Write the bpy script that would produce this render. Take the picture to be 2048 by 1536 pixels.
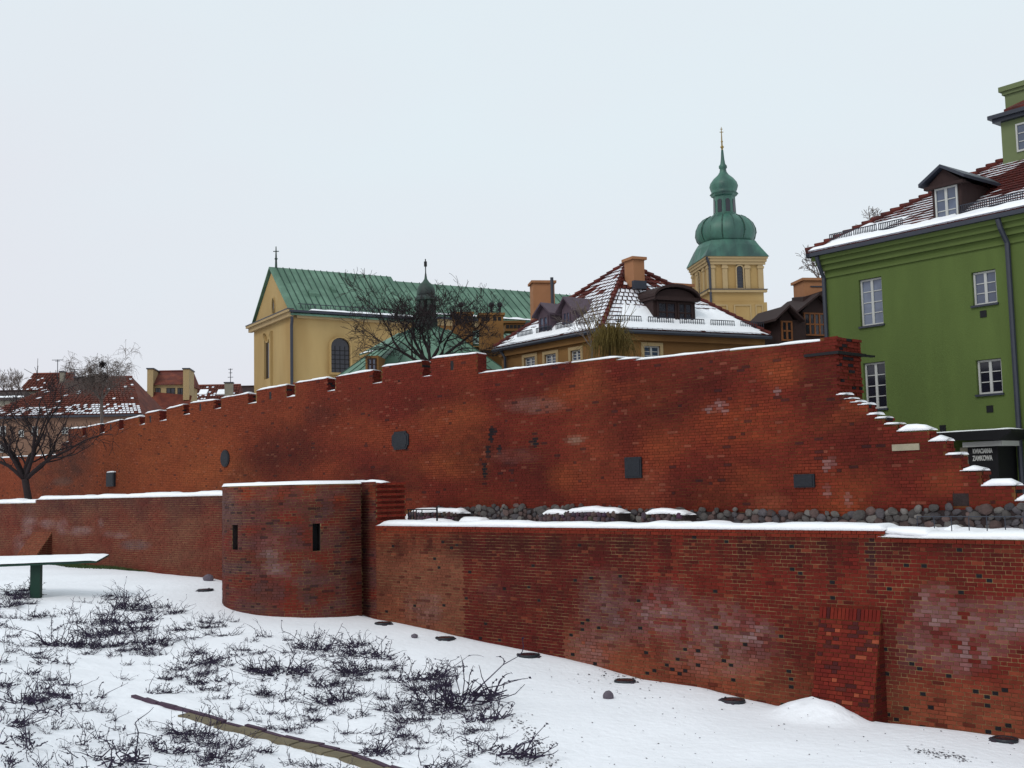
import bpy, bmesh, math, random
from mathutils import Vector, Matrix, noise
rnd = random.Random(7)
scene = bpy.context.scene
for o in list(bpy.data.objects): bpy.data.objects.remove(o)
# ---------------------------------------------------------------- camera
FPX, PITCH, ROLL = 2300.0, math.atan(209/2300.0), -0.0227
cam_d = bpy.data.cameras.new('camera'); cam = bpy.data.objects.new('camera', cam_d)
scene.collection.objects.link(cam); scene.camera = cam
cam_d.sensor_width = 36; cam_d.lens = FPX/2048*36; cam_d.clip_start = .1; cam_d.clip_end = 5000
CM = Matrix.Rotation(math.pi/2+PITCH, 3, 'X') @ Matrix.Rotation(ROLL, 3, 'Z')
cam.matrix_world = CM.to_4x4()
scene.render.resolution_x, scene.render.resolution_y = 1024, 768
# ---------------------------------------------------------------- world, sun, exposure
SUN_EL, SUN_AZ = math.radians(42), math.radians(215)      # azimuth clockwise from +Y
w = bpy.data.worlds.new('World'); scene.world = w; w.use_nodes = True
wn, wl = w.node_tree.nodes, w.node_tree.links
wn.clear()
wo = wn.new('ShaderNodeOutputWorld'); bg = wn.new('ShaderNodeBackground'); bg.inputs[1].default_value = .1
sky = wn.new('ShaderNodeTexSky'); sky.sky_type = 'NISHITA'; sky.sun_disc = False
sky.sun_elevation = SUN_EL; sky.sun_rotation = SUN_AZ; sky.dust_density = 4; sky.air_density = 1.2
hs = wn.new('ShaderNodeHueSaturation'); hs.inputs['Saturation'].default_value = .25
tc = wn.new('ShaderNodeTexCoord'); mp = wn.new('ShaderNodeMapping'); mp.inputs['Scale'].default_value = (1, 1, 2.2)
nz = wn.new('ShaderNodeTexNoise'); nz.inputs['Scale'].default_value = 1.3; nz.inputs['Detail'].default_value = 4; nz.inputs['Roughness'].default_value = .5
cr = wn.new('ShaderNodeValToRGB')
cr.color_ramp.elements[0].position = .1; cr.color_ramp.elements[0].color = (.755, .722, .79, 1)
cr.color_ramp.elements[1].position = .8; cr.color_ramp.elements[1].color = (.735, .84, .89, 1)
mul = wn.new('ShaderNodeVectorMath'); mul.operation = 'SCALE'; mul.inputs['Scale'].default_value = 10.0
mx = wn.new('ShaderNodeMixRGB'); mx.inputs[0].default_value = .93
wl.new(sky.outputs[0], hs.inputs['Color']); wl.new(tc.outputs['Generated'], mp.inputs[0]); wl.new(mp.outputs[0], nz.inputs['Vector'])
sx_ = wn.new('ShaderNodeSeparateXYZ'); m1 = wn.new('ShaderNodeMath'); m1.operation = 'MULTIPLY_ADD'; m1.inputs[1].default_value = 1.0; m1.inputs[2].default_value = -.33
m2 = wn.new('ShaderNodeMath'); m2.operation = 'MULTIPLY_ADD'; m2.inputs[1].default_value = 1.2; wl.new(tc.outputs['Generated'], sx_.inputs[0])
wl.new(sx_.outputs['Z'], m2.inputs[0]); wl.new(nz.outputs[0], m1.inputs[0]); wl.new(m1.outputs[0], m2.inputs[2]); wl.new(m2.outputs[0], cr.inputs[0]); wl.new(cr.outputs[0], mul.inputs[0])
wl.new(hs.outputs[0], mx.inputs[1]); wl.new(mul.outputs[0], mx.inputs[2]); wl.new(mx.outputs[0], bg.inputs[0]); wl.new(bg.outputs[0], wo.inputs[0])
sd = bpy.data.lights.new('sun', 'SUN'); sd.energy = 1.05; sd.angle = math.radians(24); sd.color = (1, .96, .9)
sun = bpy.data.objects.new('sun', sd); scene.collection.objects.link(sun)
sv = Vector((math.sin(SUN_AZ)*math.cos(SUN_EL), math.cos(SUN_AZ)*math.cos(SUN_EL), math.sin(SUN_EL)))
sun.rotation_euler = sv.to_track_quat('Z', 'Y').to_euler()
vs = scene.view_settings; vs.view_transform = 'Standard'; vs.look = 'None'; vs.exposure = .1; vs.gamma = 1; vs.use_curve_mapping = False
# ---------------------------------------------------------------- pixels <-> world (photo is 2048 x 1536)
def ray(px, py): return CM @ Vector(((px-1024)/FPX, (768-py)/FPX, -1))
def proj(v):
    l = CM.transposed() @ Vector(v)
    if l.z > -.1: return (-9999, -9999)
    return (1024+FPX*l.x/-l.z, 768-FPX*l.y/-l.z)
def at(px, py, D):
    r = ray(px, py); return r*(D/r.y)
V = Vector
# ---------------------------------------------------------------- mesh helpers
class MB:
    def __init__(s): s.v, s.f, s.c = [], [], []
    def add(s, vs_, fs, col=None):
        n = len(s.v); s.v.extend(tuple(v) for v in vs_); s.f.extend([tuple(i+n for i in f) for f in fs])
        s.c.extend([col]*len(vs_))
    def box(s, o, a, b, c, col=None):
        o, a, b, c = V(o), V(a), V(b), V(c)
        s.add([o, o+a, o+a+b, o+b, o+c, o+a+c, o+a+b+c, o+b+c],
              [(0,3,2,1),(4,5,6,7),(0,1,5,4),(1,2,6,5),(2,3,7,6),(3,0,4,7)] if a.cross(b).dot(c) > 0 else
              [(0,1,2,3),(4,7,6,5),(0,4,5,1),(1,5,6,2),(2,6,7,3),(3,7,4,0)], col)
    def cbox(s, cx, cy, cz, sx, sy, sz): s.box((cx-sx/2, cy-sy/2, cz-sz/2), (sx,0,0), (0,sy,0), (0,0,sz))
    def prism(s, poly, ext):            # poly: list of world points (planar), ext: extrusion vector
        n = len(poly); ext = V(ext); P = [V(p) for p in poly]
        s.add(P+[p+ext for p in P], [tuple(range(n-1,-1,-1)), tuple(range(n,2*n))]+[(i,(i+1)%n,n+(i+1)%n,n+i) for i in range(n)])
    def tube(s, pts, rad, k=5, cap=True):
        pts = [V(p) for p in pts]; n = len(pts); vs_, fs = [], []
        for i, p in enumerate(pts):
            d = (pts[min(i+1,n-1)]-pts[max(i-1,0)])
            d = d.normalized() if d.length > 1e-9 else V((0,0,1))
            a = d.cross(V((0,0,1)) if abs(d.z) < .9 else V((1,0,0))).normalized(); b = d.cross(a)
            r = rad[i] if hasattr(rad, '__len__') else rad
            for j in range(k):
                t = 2*math.pi*j/k; vs_.append(p+(a*math.cos(t)+b*math.sin(t))*r)
        for i in range(n-1):
            for j in range(k): fs.append((i*k+j, i*k+(j+1)%k, (i+1)*k+(j+1)%k, (i+1)*k+j))
        if cap: fs.append(tuple(range(k-1,-1,-1))); fs.append(tuple(range((n-1)*k, n*k)))
        s.add(vs_, fs)
    def lathe(s, c, prof, k=16, rot=0, rf=None):    # prof: (r, z) pairs
        vs_, fs = [], []; c = V(c); n = len(prof)
        for r, z in prof:
            for j in range(k):
                t = 2*math.pi*j/k+rot; q = r*(rf(t) if rf else 1); vs_.append(c+V((q*math.cos(t), q*math.sin(t), z)))
        for i in range(n-1):
            for j in range(k): fs.append((i*k+j, i*k+(j+1)%k, (i+1)*k+(j+1)%k, (i+1)*k+j))
        fs.append(tuple(range(k-1,-1,-1))); fs.append(tuple(range((n-1)*k, n*k)))
        s.add(vs_, fs)
    def mesh(s, name, mat=None, smooth=False):
        me = bpy.data.meshes.new(name); me.from_pydata(s.v, [], s.f)
        if s.c and s.c[0] is not None:
            ca = me.color_attributes.new('tone', 'FLOAT_COLOR', 'POINT')
            ca.data.foreach_set('color', [x for c in s.c for x in (c[0], c[1], c[2], 1.0)])
        if mat: me.materials.append(mat)
        if smooth: me.polygons.foreach_set('use_smooth', [True]*len(me.polygons))
        me.update(); return me
    def build(s, name, mat, parent=None, smooth=False, kind=None):
        o = bpy.data.objects.new(name, s.mesh(name, mat, smooth)); link(o, parent)
        if kind: o['kind'] = kind
        return o
COL = scene.collection
BASE = {}
def link(o, parent=None):
    COL.objects.link(o)
    if parent is not None:
        o.parent = parent
        q = parent
        while q.parent is not None: q = q.parent
        if parent.name in BASE: o.matrix_parent_inverse = Matrix.Translation(-BASE[parent.name])
def tag(o, label, cat, group=None):
    o['label'] = label; o['category'] = cat
    if group: o['group'] = group
    return o
def thing(name, base, label, cat, group=None):
    o = bpy.data.objects.new(name, None); COL.objects.link(o); o.location = base; o.empty_display_size = .3
    BASE[o.name] = V(base); return tag(o, label, cat, group)
def struct(o): o['kind'] = 'structure'; return o
class Frame:                             # a vertical plane: s along t, z up, o outwards (towards the viewer)
    def __init__(s, o, t):
        s.O = V((o[0], o[1], 0)); s.t = V((t[0], t[1], 0)).normalized(); m = V((s.t.y, -s.t.x, 0))
        s.m = m if m.dot(-s.O) > 0 else -m; s.z = V((0,0,1))
    def p(s, a, z, o=0): return s.O+s.t*a+s.m*o+s.z*z
    def hit(s, px, py, o=0):
        r = ray(px, py); k = (o+s.O.dot(s.m))/r.dot(s.m); q = r*k
        return ((q-s.O).dot(s.t), q.z)
    def box(s, mb, s0, s1, z0, z1, o0, o1): mb.box(s.p(s0,z0,o0), s.t*(s1-s0), s.m*(o1-o0), s.z*(z1-z0))
    def poly(s, mb, pts, o0, o1): mb.prism([s.p(a,z,o0) for a, z in pts], s.m*(o1-o0))
    def wall(s, mb, s0, s1, z0, z1, holes=(), rev=.25, o=0, back=None):     # front sheet with real openings and reveals
        ss = sorted({s0, s1, *[h[0] for h in holes], *[h[1] for h in holes]}); zs = sorted({z0, z1, *[h[2] for h in holes], *[h[3] for h in holes]})
        for i in range(len(ss)-1):
            for j in range(len(zs)-1):
                a, b, c, d = ss[i], ss[i+1], zs[j], zs[j+1]; m1, m2 = (a+b)/2, (c+d)/2
                if any(h[0] < m1 < h[1] and h[2] < m2 < h[3] for h in holes): continue
                mb.add([s.p(a,c,o), s.p(b,c,o), s.p(b,d,o), s.p(a,d,o)], [(0,1,2,3)])
        for a, b, c, d in holes:
            q = [(a,c),(b,c),(b,d),(a,d)]
            for i in range(4):
                (x0,y0),(x1,y1) = q[i], q[(i+1)%4]
                mb.add([s.p(x0,y0,o), s.p(x1,y1,o), s.p(x1,y1,o-rev), s.p(x0,y0,o-rev)], [(0,1,2,3)])
        if back:
            for (a, b) in ((s0,s0),(s1,s1)): mb.add([s.p(a,z0,o), s.p(a,z1,o), s.p(a,z1,o-back), s.p(a,z0,o-back)], [(0,1,2,3)])
            mb.add([s.p(s0,z1,o), s.p(s1,z1,o), s.p(s1,z1,o-back), s.p(s0,z1,o-back)], [(0,1,2,3)])
            mb.add([s.p(s0,z0,o-back), s.p(s1,z0,o-back), s.p(s1,z1,o-back), s.p(s0,z1,o-back)], [(0,1,2,3)])
def N(x, y, z=0.): return noise.noise(V((x, y, z)))
# ---------------------------------------------------------------- materials
def lin(c): return tuple(((x/255/12.92) if x/255 <= .04045 else ((x/255+.055)/1.055)**2.4) for x in c)
def mat(name, col, rough=.85, var=.12, scale=3., bump=0., bscale=None, attr=None, metal=0., spec=.3, col2=None, detail=6, stretch=(1,1,1), lo=.4, hi=.62):
    m = bpy.data.materials.new(name); m.use_nodes = True; nt = m.node_tree; b = nt.nodes['Principled BSDF']
    b.inputs['Roughness'].default_value = rough; b.inputs['Metallic'].default_value = metal; b.inputs['Specular IOR Level'].default_value = spec
    g = nt.nodes.new('ShaderNodeNewGeometry'); mpn = nt.nodes.new('ShaderNodeMapping'); mpn.inputs['Scale'].default_value = stretch
    n1 = nt.nodes.new('ShaderNodeTexNoise'); n1.inputs['Scale'].default_value = scale; n1.inputs['Detail'].default_value = detail
    nt.links.new(g.outputs['Position'], mpn.inputs[0]); nt.links.new(mpn.outputs[0], n1.inputs['Vector'])
    if attr == 'object': src = nt.nodes.new('ShaderNodeObjectInfo'); so = src.outputs['Color']
    elif attr: src = nt.nodes.new('ShaderNodeAttribute'); src.attribute_name = attr; so = src.outputs['Color']
    else: src = nt.nodes.new('ShaderNodeRGB'); src.outputs[0].default_value = (*col, 1); so = src.outputs[0]
    mr = nt.nodes.new('ShaderNodeMapRange'); mr.inputs['From Min'].default_value = .25; mr.inputs['From Max'].default_value = .75
    mr.inputs['To Min'].default_value = 1-var; mr.inputs['To Max'].default_value = 1+var
    nt.links.new(n1.outputs[0], mr.inputs[0])
    sc = nt.nodes.new('ShaderNodeVectorMath'); sc.operation = 'SCALE'
    nt.links.new(so, sc.inputs[0]); nt.links.new(mr.outputs[0], sc.inputs['Scale']); out = sc.outputs[0]
    if col2 is not None:
        n2 = nt.nodes.new('ShaderNodeTexNoise'); n2.inputs['Scale'].default_value = scale*.45; n2.inputs['Detail'].default_value = 5
        nt.links.new(mpn.outputs[0], n2.inputs['Vector'])
        m2 = nt.nodes.new('ShaderNodeMapRange'); m2.inputs['From Min'].default_value = lo; m2.inputs['From Max'].default_value = hi
        nt.links.new(n2.outputs[0], m2.inputs[0])
        mm = nt.nodes.new('ShaderNodeMixRGB'); mm.inputs[2].default_value = (*col2, 1)
        nt.links.new(m2.outputs[0], mm.inputs[0]); nt.links.new(out, mm.inputs[1]); out = mm.outputs[0]
    nt.links.new(out, b.inputs['Base Color'])
    if bump:
        nb = nt.nodes.new('ShaderNodeTexNoise'); nb.inputs['Scale'].default_value = bscale or scale*6; nb.inputs['Detail'].default_value = 5
        nt.links.new(g.outputs['Position'], nb.inputs['Vector'])
        bp = nt.nodes.new('ShaderNodeBump'); bp.inputs['Strength'].default_value = 1; bp.inputs['Distance'].default_value = bump
        nt.links.new(nb.outputs[0], bp.inputs['Height']); nt.links.new(bp.outputs[0], b.inputs['Normal'])
    return m
K = .57
def A(r, g, b): return tuple(min(.9, x*K) for x in lin((r, g, b)))
M = {}
M['snow'] = mat('snow', (.86, .865, .90), .55, .03, 1.2, .02, 5, spec=.4)
M['snow_ground'] = mat('snow_ground', (.86, .862, .905), .6, .05, .5, .03, 5, spec=.35)
M['brick'] = mat('brick', (1,1,1), .9, .16, 9, .003, 60, attr='tone', spec=.2)
M['brick_obj'] = mat('brick_single', (1,1,1), .9, .16, 9, .003, 60, attr='object', spec=.2)
M['mortar'] = mat('mortar', A(178,146,104), .95, .25, 2.5, .004, 30, col2=A(110,68,48), spec=.1, lo=.46, hi=.66)
M['mortar_up'] = mat('mortar_upper', A(136,92,56), .95, .25, 1.2, .004, 30, col2=A(92,42,30), spec=.1)
M['stone'] = mat('fieldstone', (1,1,1), .9, .3, 7, .012, 22, attr='object')
M['rubble'] = mat('rubble_mortar', A(58,46,46), .95, .3, 6, .02, 20)
M['yellow'] = mat('church_plaster', A(214,182,124), .9, .14, .6, .004, 25, col2=A(198,162,104), stretch=(1,1,.3))
M['cream'] = mat('cream_trim', A(206,178,132), .9, .06, 1.)
M['ochre'] = mat('ochre_plaster', A(168,124,72), .9, .14, .8, .004, 25, col2=A(142,100,56))
M['patina'] = mat('patina_copper', A(120,160,136), .6, .2, 1.2, 0, col2=A(94,132,110), spec=.4)
M['patina2'] = mat('patina_dome', A(76,130,112), .5, .25, 1.6, 0, col2=A(44,84,78), spec=.5, stretch=(1,1,.25))
M['seam'] = mat('copper_seam', A(52,86,74), .6, .1)
M['copper_dark'] = mat('dark_copper', A(58,66,66), .6, .3, 3., 0, col2=A(70,96,84))
M['tile'] = mat('roof_tile', A(118,48,38), .8, .25, 5, 0, attr=None, col2=A(84,36,32))
M['tile_far'] = mat('far_roof_tile', A(142,72,54), .85, .2, 2.5, .02, 12, col2=A(112,54,46))
M['tile_obj'] = mat('single_tile', (1,1,1), .8, .1, 6, attr='object')
M['tile_tone'] = mat('tile_with_snow', (1,1,1), .8, .1, 6, attr='tone')
M['green'] = mat('green_plaster', A(108,128,66), .92, .12, 1.1, .006, 30, col2=A(98,116,60), lo=.4, hi=.75, stretch=(1.4,1.4,.3))
M['green2'] = mat('green_trim', A(106,124,66), .9, .06, 1.)
M['greengrey'] = mat('attic_plaster', A(128,140,98), .9, .08, 1.)
M['white'] = mat('white_paint', A(222,222,218), .5, .04, 3.)
M['glass'] = mat('window_glass', lin((62,72,92)), .06, .35, 1.2, spec=.9, col2=lin((120,130,150)), lo=.5, hi=.75)
M['glass_dark'] = mat('dark_glass', lin((26,28,38)), .1, .3, 1.5, spec=.6)
M['metal'] = mat('dark_sheet_metal', lin((38,42,54)), .5, .15, 4, spec=.5)
M['black'] = mat('black_paint', lin((14,14,18)), .6, .1)
M['brownwood'] = mat('dark_wood', A(62,42,40), .8, .2, 4, stretch=(6,6,1))
M['wood'] = mat('brown_timber', A(148,92,52), .7, .2, 5)
M['purple'] = mat('weathered_dormer_sheet', A(106,88,100), .7, .15, 4)
M['chim'] = mat('chimney_plaster', A(196,138,98), .9, .1, 2.)
M['chim2'] = mat('grey_chimney_plaster', A(172,166,150), .9, .12, 2.)
M['beige'] = mat('beige_plaster', A(164,128,108), .92, .1, .8)
M['plaque'] = mat('dark_stone_plaque', lin((25,28,35)), .6, .25, 8, .01, 14)
M['whitestone'] = mat('pale_stone', A(186,176,152), .9, .1, 5)
M['bark'] = mat('dark_bark', A(52,42,44), .95, .25, 8)
M['bark2'] = mat('grey_bark', A(128,114,108), .95, .25, 8)
M['willow'] = mat('olive_twigs', A(116,98,46), .9, .25, 8)
M['shrub'] = mat('shrub_twigs', A(64,54,78), .9, .3, 9)
M['signgreen'] = mat('sign_green', lin((10,48,36)), .5, .1)
M['kerb'] = mat('kerb_brick', A(96,74,92), .9, .2, 6)
M['slab'] = mat('paving_slab_stone', A(138,126,102), .9, .2, 4)
M['gold'] = mat('gilded_metal', A(176,148,84), .35, .1, metal=.6)
M['grass'] = mat('bare_grass', lin((52,66,34)), .95, .3, 6, .03, 12)
M['rock'] = mat('grey_rock', A(122,112,124), .9, .2, 6, .01, 14)
M['lamp'] = mat('light_housing', lin((34,38,44)), .5, .2)
M['debris'] = mat('leaf_litter', A(70,58,70), .9, .3)
# ---------------------------------------------------------------- the two wall planes
nL = V((.70, .714, 0)).normalized(); CL = 24.6
LW = Frame(nL*CL, (nL.y, -nL.x))
nU = V((.73, .683, 0)).normalized(); CU = 28.9
UW = Frame(nU*CU, (nU.y, -nU.x))
def interp(tab, x):
    if x <= tab[0][0]: return tab[0][1]
    for (a, b), (c, d) in zip(tab, tab[1:]):
        if x <= c: return b+(d-b)*(x-a)/(c-a)
    return tab[-1][1]
base_px = [(2048,1465),(1914,1449),(1780,1437),(1586,1409),(1410,1366),(1293,1350),(1176,1319),(1000,1280),(900,1259),(760,1230),(442,1154),(300,1141),(200,1131),(0,1113)]
GT = sorted((-LW.hit(*p)[0], LW.hit(*p)[1]) for p in base_px)
GT = [(-60, GT[0][1]-1.0), (0, GT[0][1]-.5)]+GT+[(90, -2.9), (400, -2.6)]
def bank(s):
    if s >= 16: return 0
    if s >= 0: return 4.2*(1-s/16)**2
    return 4.2-.02*s
MOUND = LW.p(LW.hit(1672, 1405)[0], 0, .85)
def ground(x, y, detail=True):
    P = V((x, y, 0)); a = -LW.t.dot(P); s = nL.dot(P)
    z = interp(GT, a)+bank(s)
    if detail:
        k = min(1, max(0, (19-s)/4.))*min(1, max(0, (s+6)/4))*(1 if a < 60 else 0)
        z += .05*N(x*.35, y*.35)+.015*N(x*1.4, y*1.4, 3)+k*(.07*N(x*1.1, y*1.1, 7)+.05*N(x*2.6, y*2.6, 9))
        dm_ = V((x, y, 0))-MOUND; z += .34*math.exp(-((dm_.dot(LW.t)/.95)**2+(dm_.dot(LW.m)/.6)**2)**2)*(1+.5*N(x*3.5, y*3.5, 2))
        if s > 24.15: z -= .14*min(1, (s-24.15)/.35)
    return z
def on_ground(px, py):
    r = ray(px, py); r = r/r.y; lo = 3.; D = 3.
    while D < 200:
        q = r*D
        if q.z <= ground(q.x, q.y): break
        D += .25
    lo, hi = D-.25, D
    for _ in range(12):
        m = (lo+hi)/2; q = r*m
        if q.z <= ground(q.x, q.y): hi = m
        else: lo = m
    q = r*hi; return V((q.x, q.y, ground(q.x, q.y)))
# ---------------------------------------------------------------- ground
def rng(a, b, st):
    n = int(round((b-a)/st)); return [a+(b-a)*i/n for i in range(n+1)]
As = [-300,-150,-70,-35]+rng(-20,60,.32)+rng(61,100,1.5)+[130,180,260,400]
Ss = [-300,-120,-60,-30]+rng(-15,24.9,.3)
mb = MB(); n = len(Ss)
for a in As:
    for s in Ss:
        q = nL*s-LW.t*a; mb.v.append((q.x, q.y, ground(q.x, q.y)))
for i in range(len(As)-1):
    for j in range(n-1): mb.f.append((i*n+j, (i+1)*n+j, (i+1)*n+j+1, i*n+j+1))
mb.c = [None]
struct(mb.build('ground', M['snow_ground'], smooth=True))
TZ = -1.28
mb = MB()                                  # terrace between the two walls
Ta = rng(-30, 95, .6); Tk = [i/8 for i in range(9)]
for a in Ta:
    f = LW.p(-a, 0, -1.0); g = UW.p(-a, 0, .0)
    for k in Tk:
        q = f.lerp(g, k); lift = 1.0 if a > 33 else 0.0
        mb.v.append((q.x, q.y, TZ+lift*.9*min(1, max(0, (a-36)/4))+.09*N(q.x*.8, q.y*.8, 5)+.05*N(q.x*2.5, q.y*2.5, 1)+(0.16*max(0, N(q.x*.5, q.y*.5, 11)))))
for i in range(len(Ta)-1):
    for j in range(8): mb.f.append((i*9+j, i*9+j+1, (i+1)*9+j+1, (i+1)*9+j))
mb.c = [None]; struct(mb.build('terrace', M['snow_ground'], smooth=True))
mb = MB()                                  # town ground behind the upper wall, out to the horizon
X0 = [UW.p(-a, -1.0, -.9) for a in (-400, -200, -80, -40, 0, 40, 95, 200, 500, 2500)]
for q in X0:
    for k in (0, 30, 80, 200, 800, 3000):
        p = q+nU*k; mb.v.append((p.x, p.y, -1.0))
for i in range(9):
    for j in range(5): mb.f.append((i*6+j, i*6+j+1, (i+1)*6+j+1, (i+1)*6+j))
mb.c = [None]; struct(mb.build('town_ground', M['snow_ground']))
# ================================================================ BRICKWORK
def unit_brick():
    m_ = MB(); m_.add([(0,0,0),(1,0,0),(1,1,0),(0,1,0),(0,0,1),(1,0,1),(1,1,1),(0,1,1)], [(0,1,2,3),(4,7,6,5),(0,3,7,4),(1,5,6,2),(2,6,7,3)])
    me = m_.mesh('brick', M['brick_obj']); return me
UB = unit_brick()
DEP = .05
def lay(mapf, s0, s1, z0, z1, inside, color, p=.09, L=.275, H=.135, j=.014, cuts=()):
    out = []; i = 0; z = z0
    while z < z1:
        s = s0-((L+H)*.5 if i % 2 else 0)-rnd.random()*.06; k = 0
        while s < s1:
            ln = L if k % 2 == 0 else H
            a, b = max(s, s0), min(s+ln-j, s1)
            pcs = [(a, b)]
            for ca, cb, cc_, cd in cuts:
                if cc_ < z+p/2 < cd: pcs = [q for x0_, x1_ in pcs for q in ((x0_, min(x1_, ca-.006)), (max(x0_, cb+.006), x1_)) if q[1]-q[0] > .02]
            for a, b in pcs:
                if b-a > .02 and inside((a+b)/2, z+p/2):
                    cl_ = color((a+b)/2, z+p/2, ln == H, mapf); lum_ = .3*cl_[0]+.6*cl_[1]+.1*cl_[2]; off = rnd.uniform(-.006, .007); zz = rnd.uniform(-.003, .003)
                    out.append((mapf, a, b, z+zz, z+p-j+zz, off, mixc(cl_, (lum_, lum_, lum_*1.02), .03)))
            s += ln; k += 1
        z += p; i += 1
    return out
def emit(bricks, parent, keep=300, zmin=-99):
    sc = []
    for q in bricks:
        mf, a, b, c, d, off, col = q
        p0, p1 = proj(mf(a, c, 0)), proj(mf(b, d, 0))
        ok = -5 < p0[0] < 2055 and 0 < p0[1] < 1540 and (c+d)/2 > zmin
        sc.append(abs(p0[0]-p1[0])*abs(p0[1]-p1[1]) if ok else -1)
    idx = sorted(range(len(bricks)), key=lambda i: -sc[i]); top = set(i for i in idx[:keep] if sc[i] > 0)
    mb = MB()
    for i, (mf, a, b, c, d, off, col) in enumerate(bricks):
        if i in top:
            o0 = mf(a, c, off-DEP+.012); tv = mf(b, c, off-DEP+.012)-o0; mv = mf((a+b)/2, c, off+.012)-mf((a+b)/2, c, off-DEP+.012); zv = mf(a, d, off-DEP+.012)-o0
            ob = bpy.data.objects.new('brick', UB); COL.objects.link(ob); ob.parent = parent
            mt = Matrix(((tv.x, mv.x, zv.x, o0.x), (tv.y, mv.y, zv.y, o0.y), (tv.z, mv.z, zv.z, o0.z), (0,0,0,1)))
            ob.matrix_parent_inverse = Matrix.Translation(-BASE[parent.name]); ob.matrix_basis = mt; ob.color = (*col, 1)
        else:
            f = off+.012; bk = off-.02
            mb.add([mf(a,c,bk), mf(b,c,bk), mf(b,c,f), mf(a,c,f), mf(a,d,bk), mf(b,d,bk), mf(b,d,f), mf(a,d,f)],
                   [(3,2,6,7), (0,1,2,3), (7,6,5,4), (0,3,7,4), (1,5,6,2)], col)
    o = mb.build('brickwork', M['brick'], parent, kind='stuff'); return o
def mixc(a, b, k): return tuple(x+(y-x)*k for x, y in zip(a, b))
WHITE, SOOT = A(176,150,150), A(34,30,36)
def blobs(px, py, tab):
    for cx, cy, rx, ry, c, st in tab:
        d = ((px-cx)/rx)**2+((py-cy)/ry)**2
        if d < 1.6:
            k = (.62 if c is WHITE else 1.25)*st*max(0, 1-d/1.6)*.75+.75*N(px*.05, py*.06, 4)*st*max(0,1-d/1.6)+.2*N(px*.3, py*.3, 4)*st*max(0,1-d/1.6)
            yield c, max(0, min(1, k))
DK, CR, OR, BR, LB = A(80,20,17), A(112,30,24), A(172,80,40), A(142,80,58), A(162,84,56)
LBL = [(1210,1190,50,50,WHITE,.45),(1250,1245,90,45,WHITE,.4),(1330,1215,50,50,WHITE,.5),(1420,1250,80,50,WHITE,.45),(1510,1265,40,30,WHITE,.65),(1450,1310,110,45,WHITE,.4),
       (1870,1215,45,45,WHITE,.75),(1830,1290,35,50,WHITE,.5),(1960,1260,80,60,WHITE,.5),(2040,1235,45,40,WHITE,.7),(1920,1320,60,30,WHITE,.55),(1180,1300,45,40,WHITE,.5),
       (850,1215,40,30,WHITE,.4),(980,1180,40,25,WHITE,.12),
       (1490,1095,16,70,DK,.9),(1450,1100,18,40,DK,.7),(1560,1095,60,40,DK,.7),(1600,1120,14,60,DK,.7),(1660,1110,16,60,DK,.8),(1745,1115,14,60,SOOT,.7),(1790,1105,30,30,DK,.7),(1330,1105,14,70,DK,.7),(1380,1085,14,50,DK,.7),
       (1000,1085,60,30,DK,.7),(930,1090,30,40,DK,.6),(1090,1090,60,30,DK,.6),(1180,1085,60,30,DK,.6),(1240,1100,40,60,DK,.5),(1900,1100,30,50,DK,.6),(1990,1110,40,50,DK,.6),(860,1080,40,25,DK,.5),
       (1600,1310,70,110,DK,.55),(1100,1200,170,90,DK,.4),(1790,1330,30,110,SOOT,.35)]
def col_low(s, z, hdr, mf):
    v = mf(s, z, 0); px, py = proj(v); r = rnd.random()
    c = CR if 930 < px < 1290 else (A(124,34,24) if px >= 1290 else BR)
    if px <= 930: c = mixc(BR, A(150,66,40), max(0, min(1, (1110-py)/50)))
    hg = z-ground(v.x, v.y, False)
    if px > 1130: c = mixc(c, LB, max(0, min(.75, 1.0-hg/1.3)))
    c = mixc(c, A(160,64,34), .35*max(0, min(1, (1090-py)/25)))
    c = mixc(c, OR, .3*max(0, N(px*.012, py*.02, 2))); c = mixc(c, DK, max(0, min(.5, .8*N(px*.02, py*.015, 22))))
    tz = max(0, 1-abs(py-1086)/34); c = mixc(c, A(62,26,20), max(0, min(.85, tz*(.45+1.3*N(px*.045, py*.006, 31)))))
    for b, k in blobs(px, py, LBL): c = mixc(c, b, k)
    if r < (.10 if (hg < 1.6 and px > 1130) else .02) and hdr: c = SOOT
    elif r < .06: c = mixc(c, DK, .6)
    elif r > .95: c = mixc(c, A(176,92,60), .3)
    e = 1+rnd.uniform(-.14, .14)+.08*N(z*23., 3); return tuple(x*e for x in c)
def col_tower(s, z, hdr, mf):
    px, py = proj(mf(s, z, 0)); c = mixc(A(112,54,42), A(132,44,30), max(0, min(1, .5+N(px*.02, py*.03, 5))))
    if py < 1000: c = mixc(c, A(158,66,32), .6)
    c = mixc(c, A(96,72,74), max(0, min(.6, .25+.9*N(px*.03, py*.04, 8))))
    for b, k in blobs(px, py, [(715,1080,28,170,DK,.8),(540,1110,22,35,WHITE,.5),(560,1140,25,18,WHITE,.4),(460,1020,30,40,A(110,90,88),.5)]): c = mixc(c, b, k)  # DK blob paints the shade of the inner corner where tower meets wall
    if rnd.random() < .05: c = mixc(c, SOOT, .6)
    e = 1+rnd.uniform(-.14, .14)+.08*N(z*23., 3); return tuple(x*e for x in c)
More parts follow.
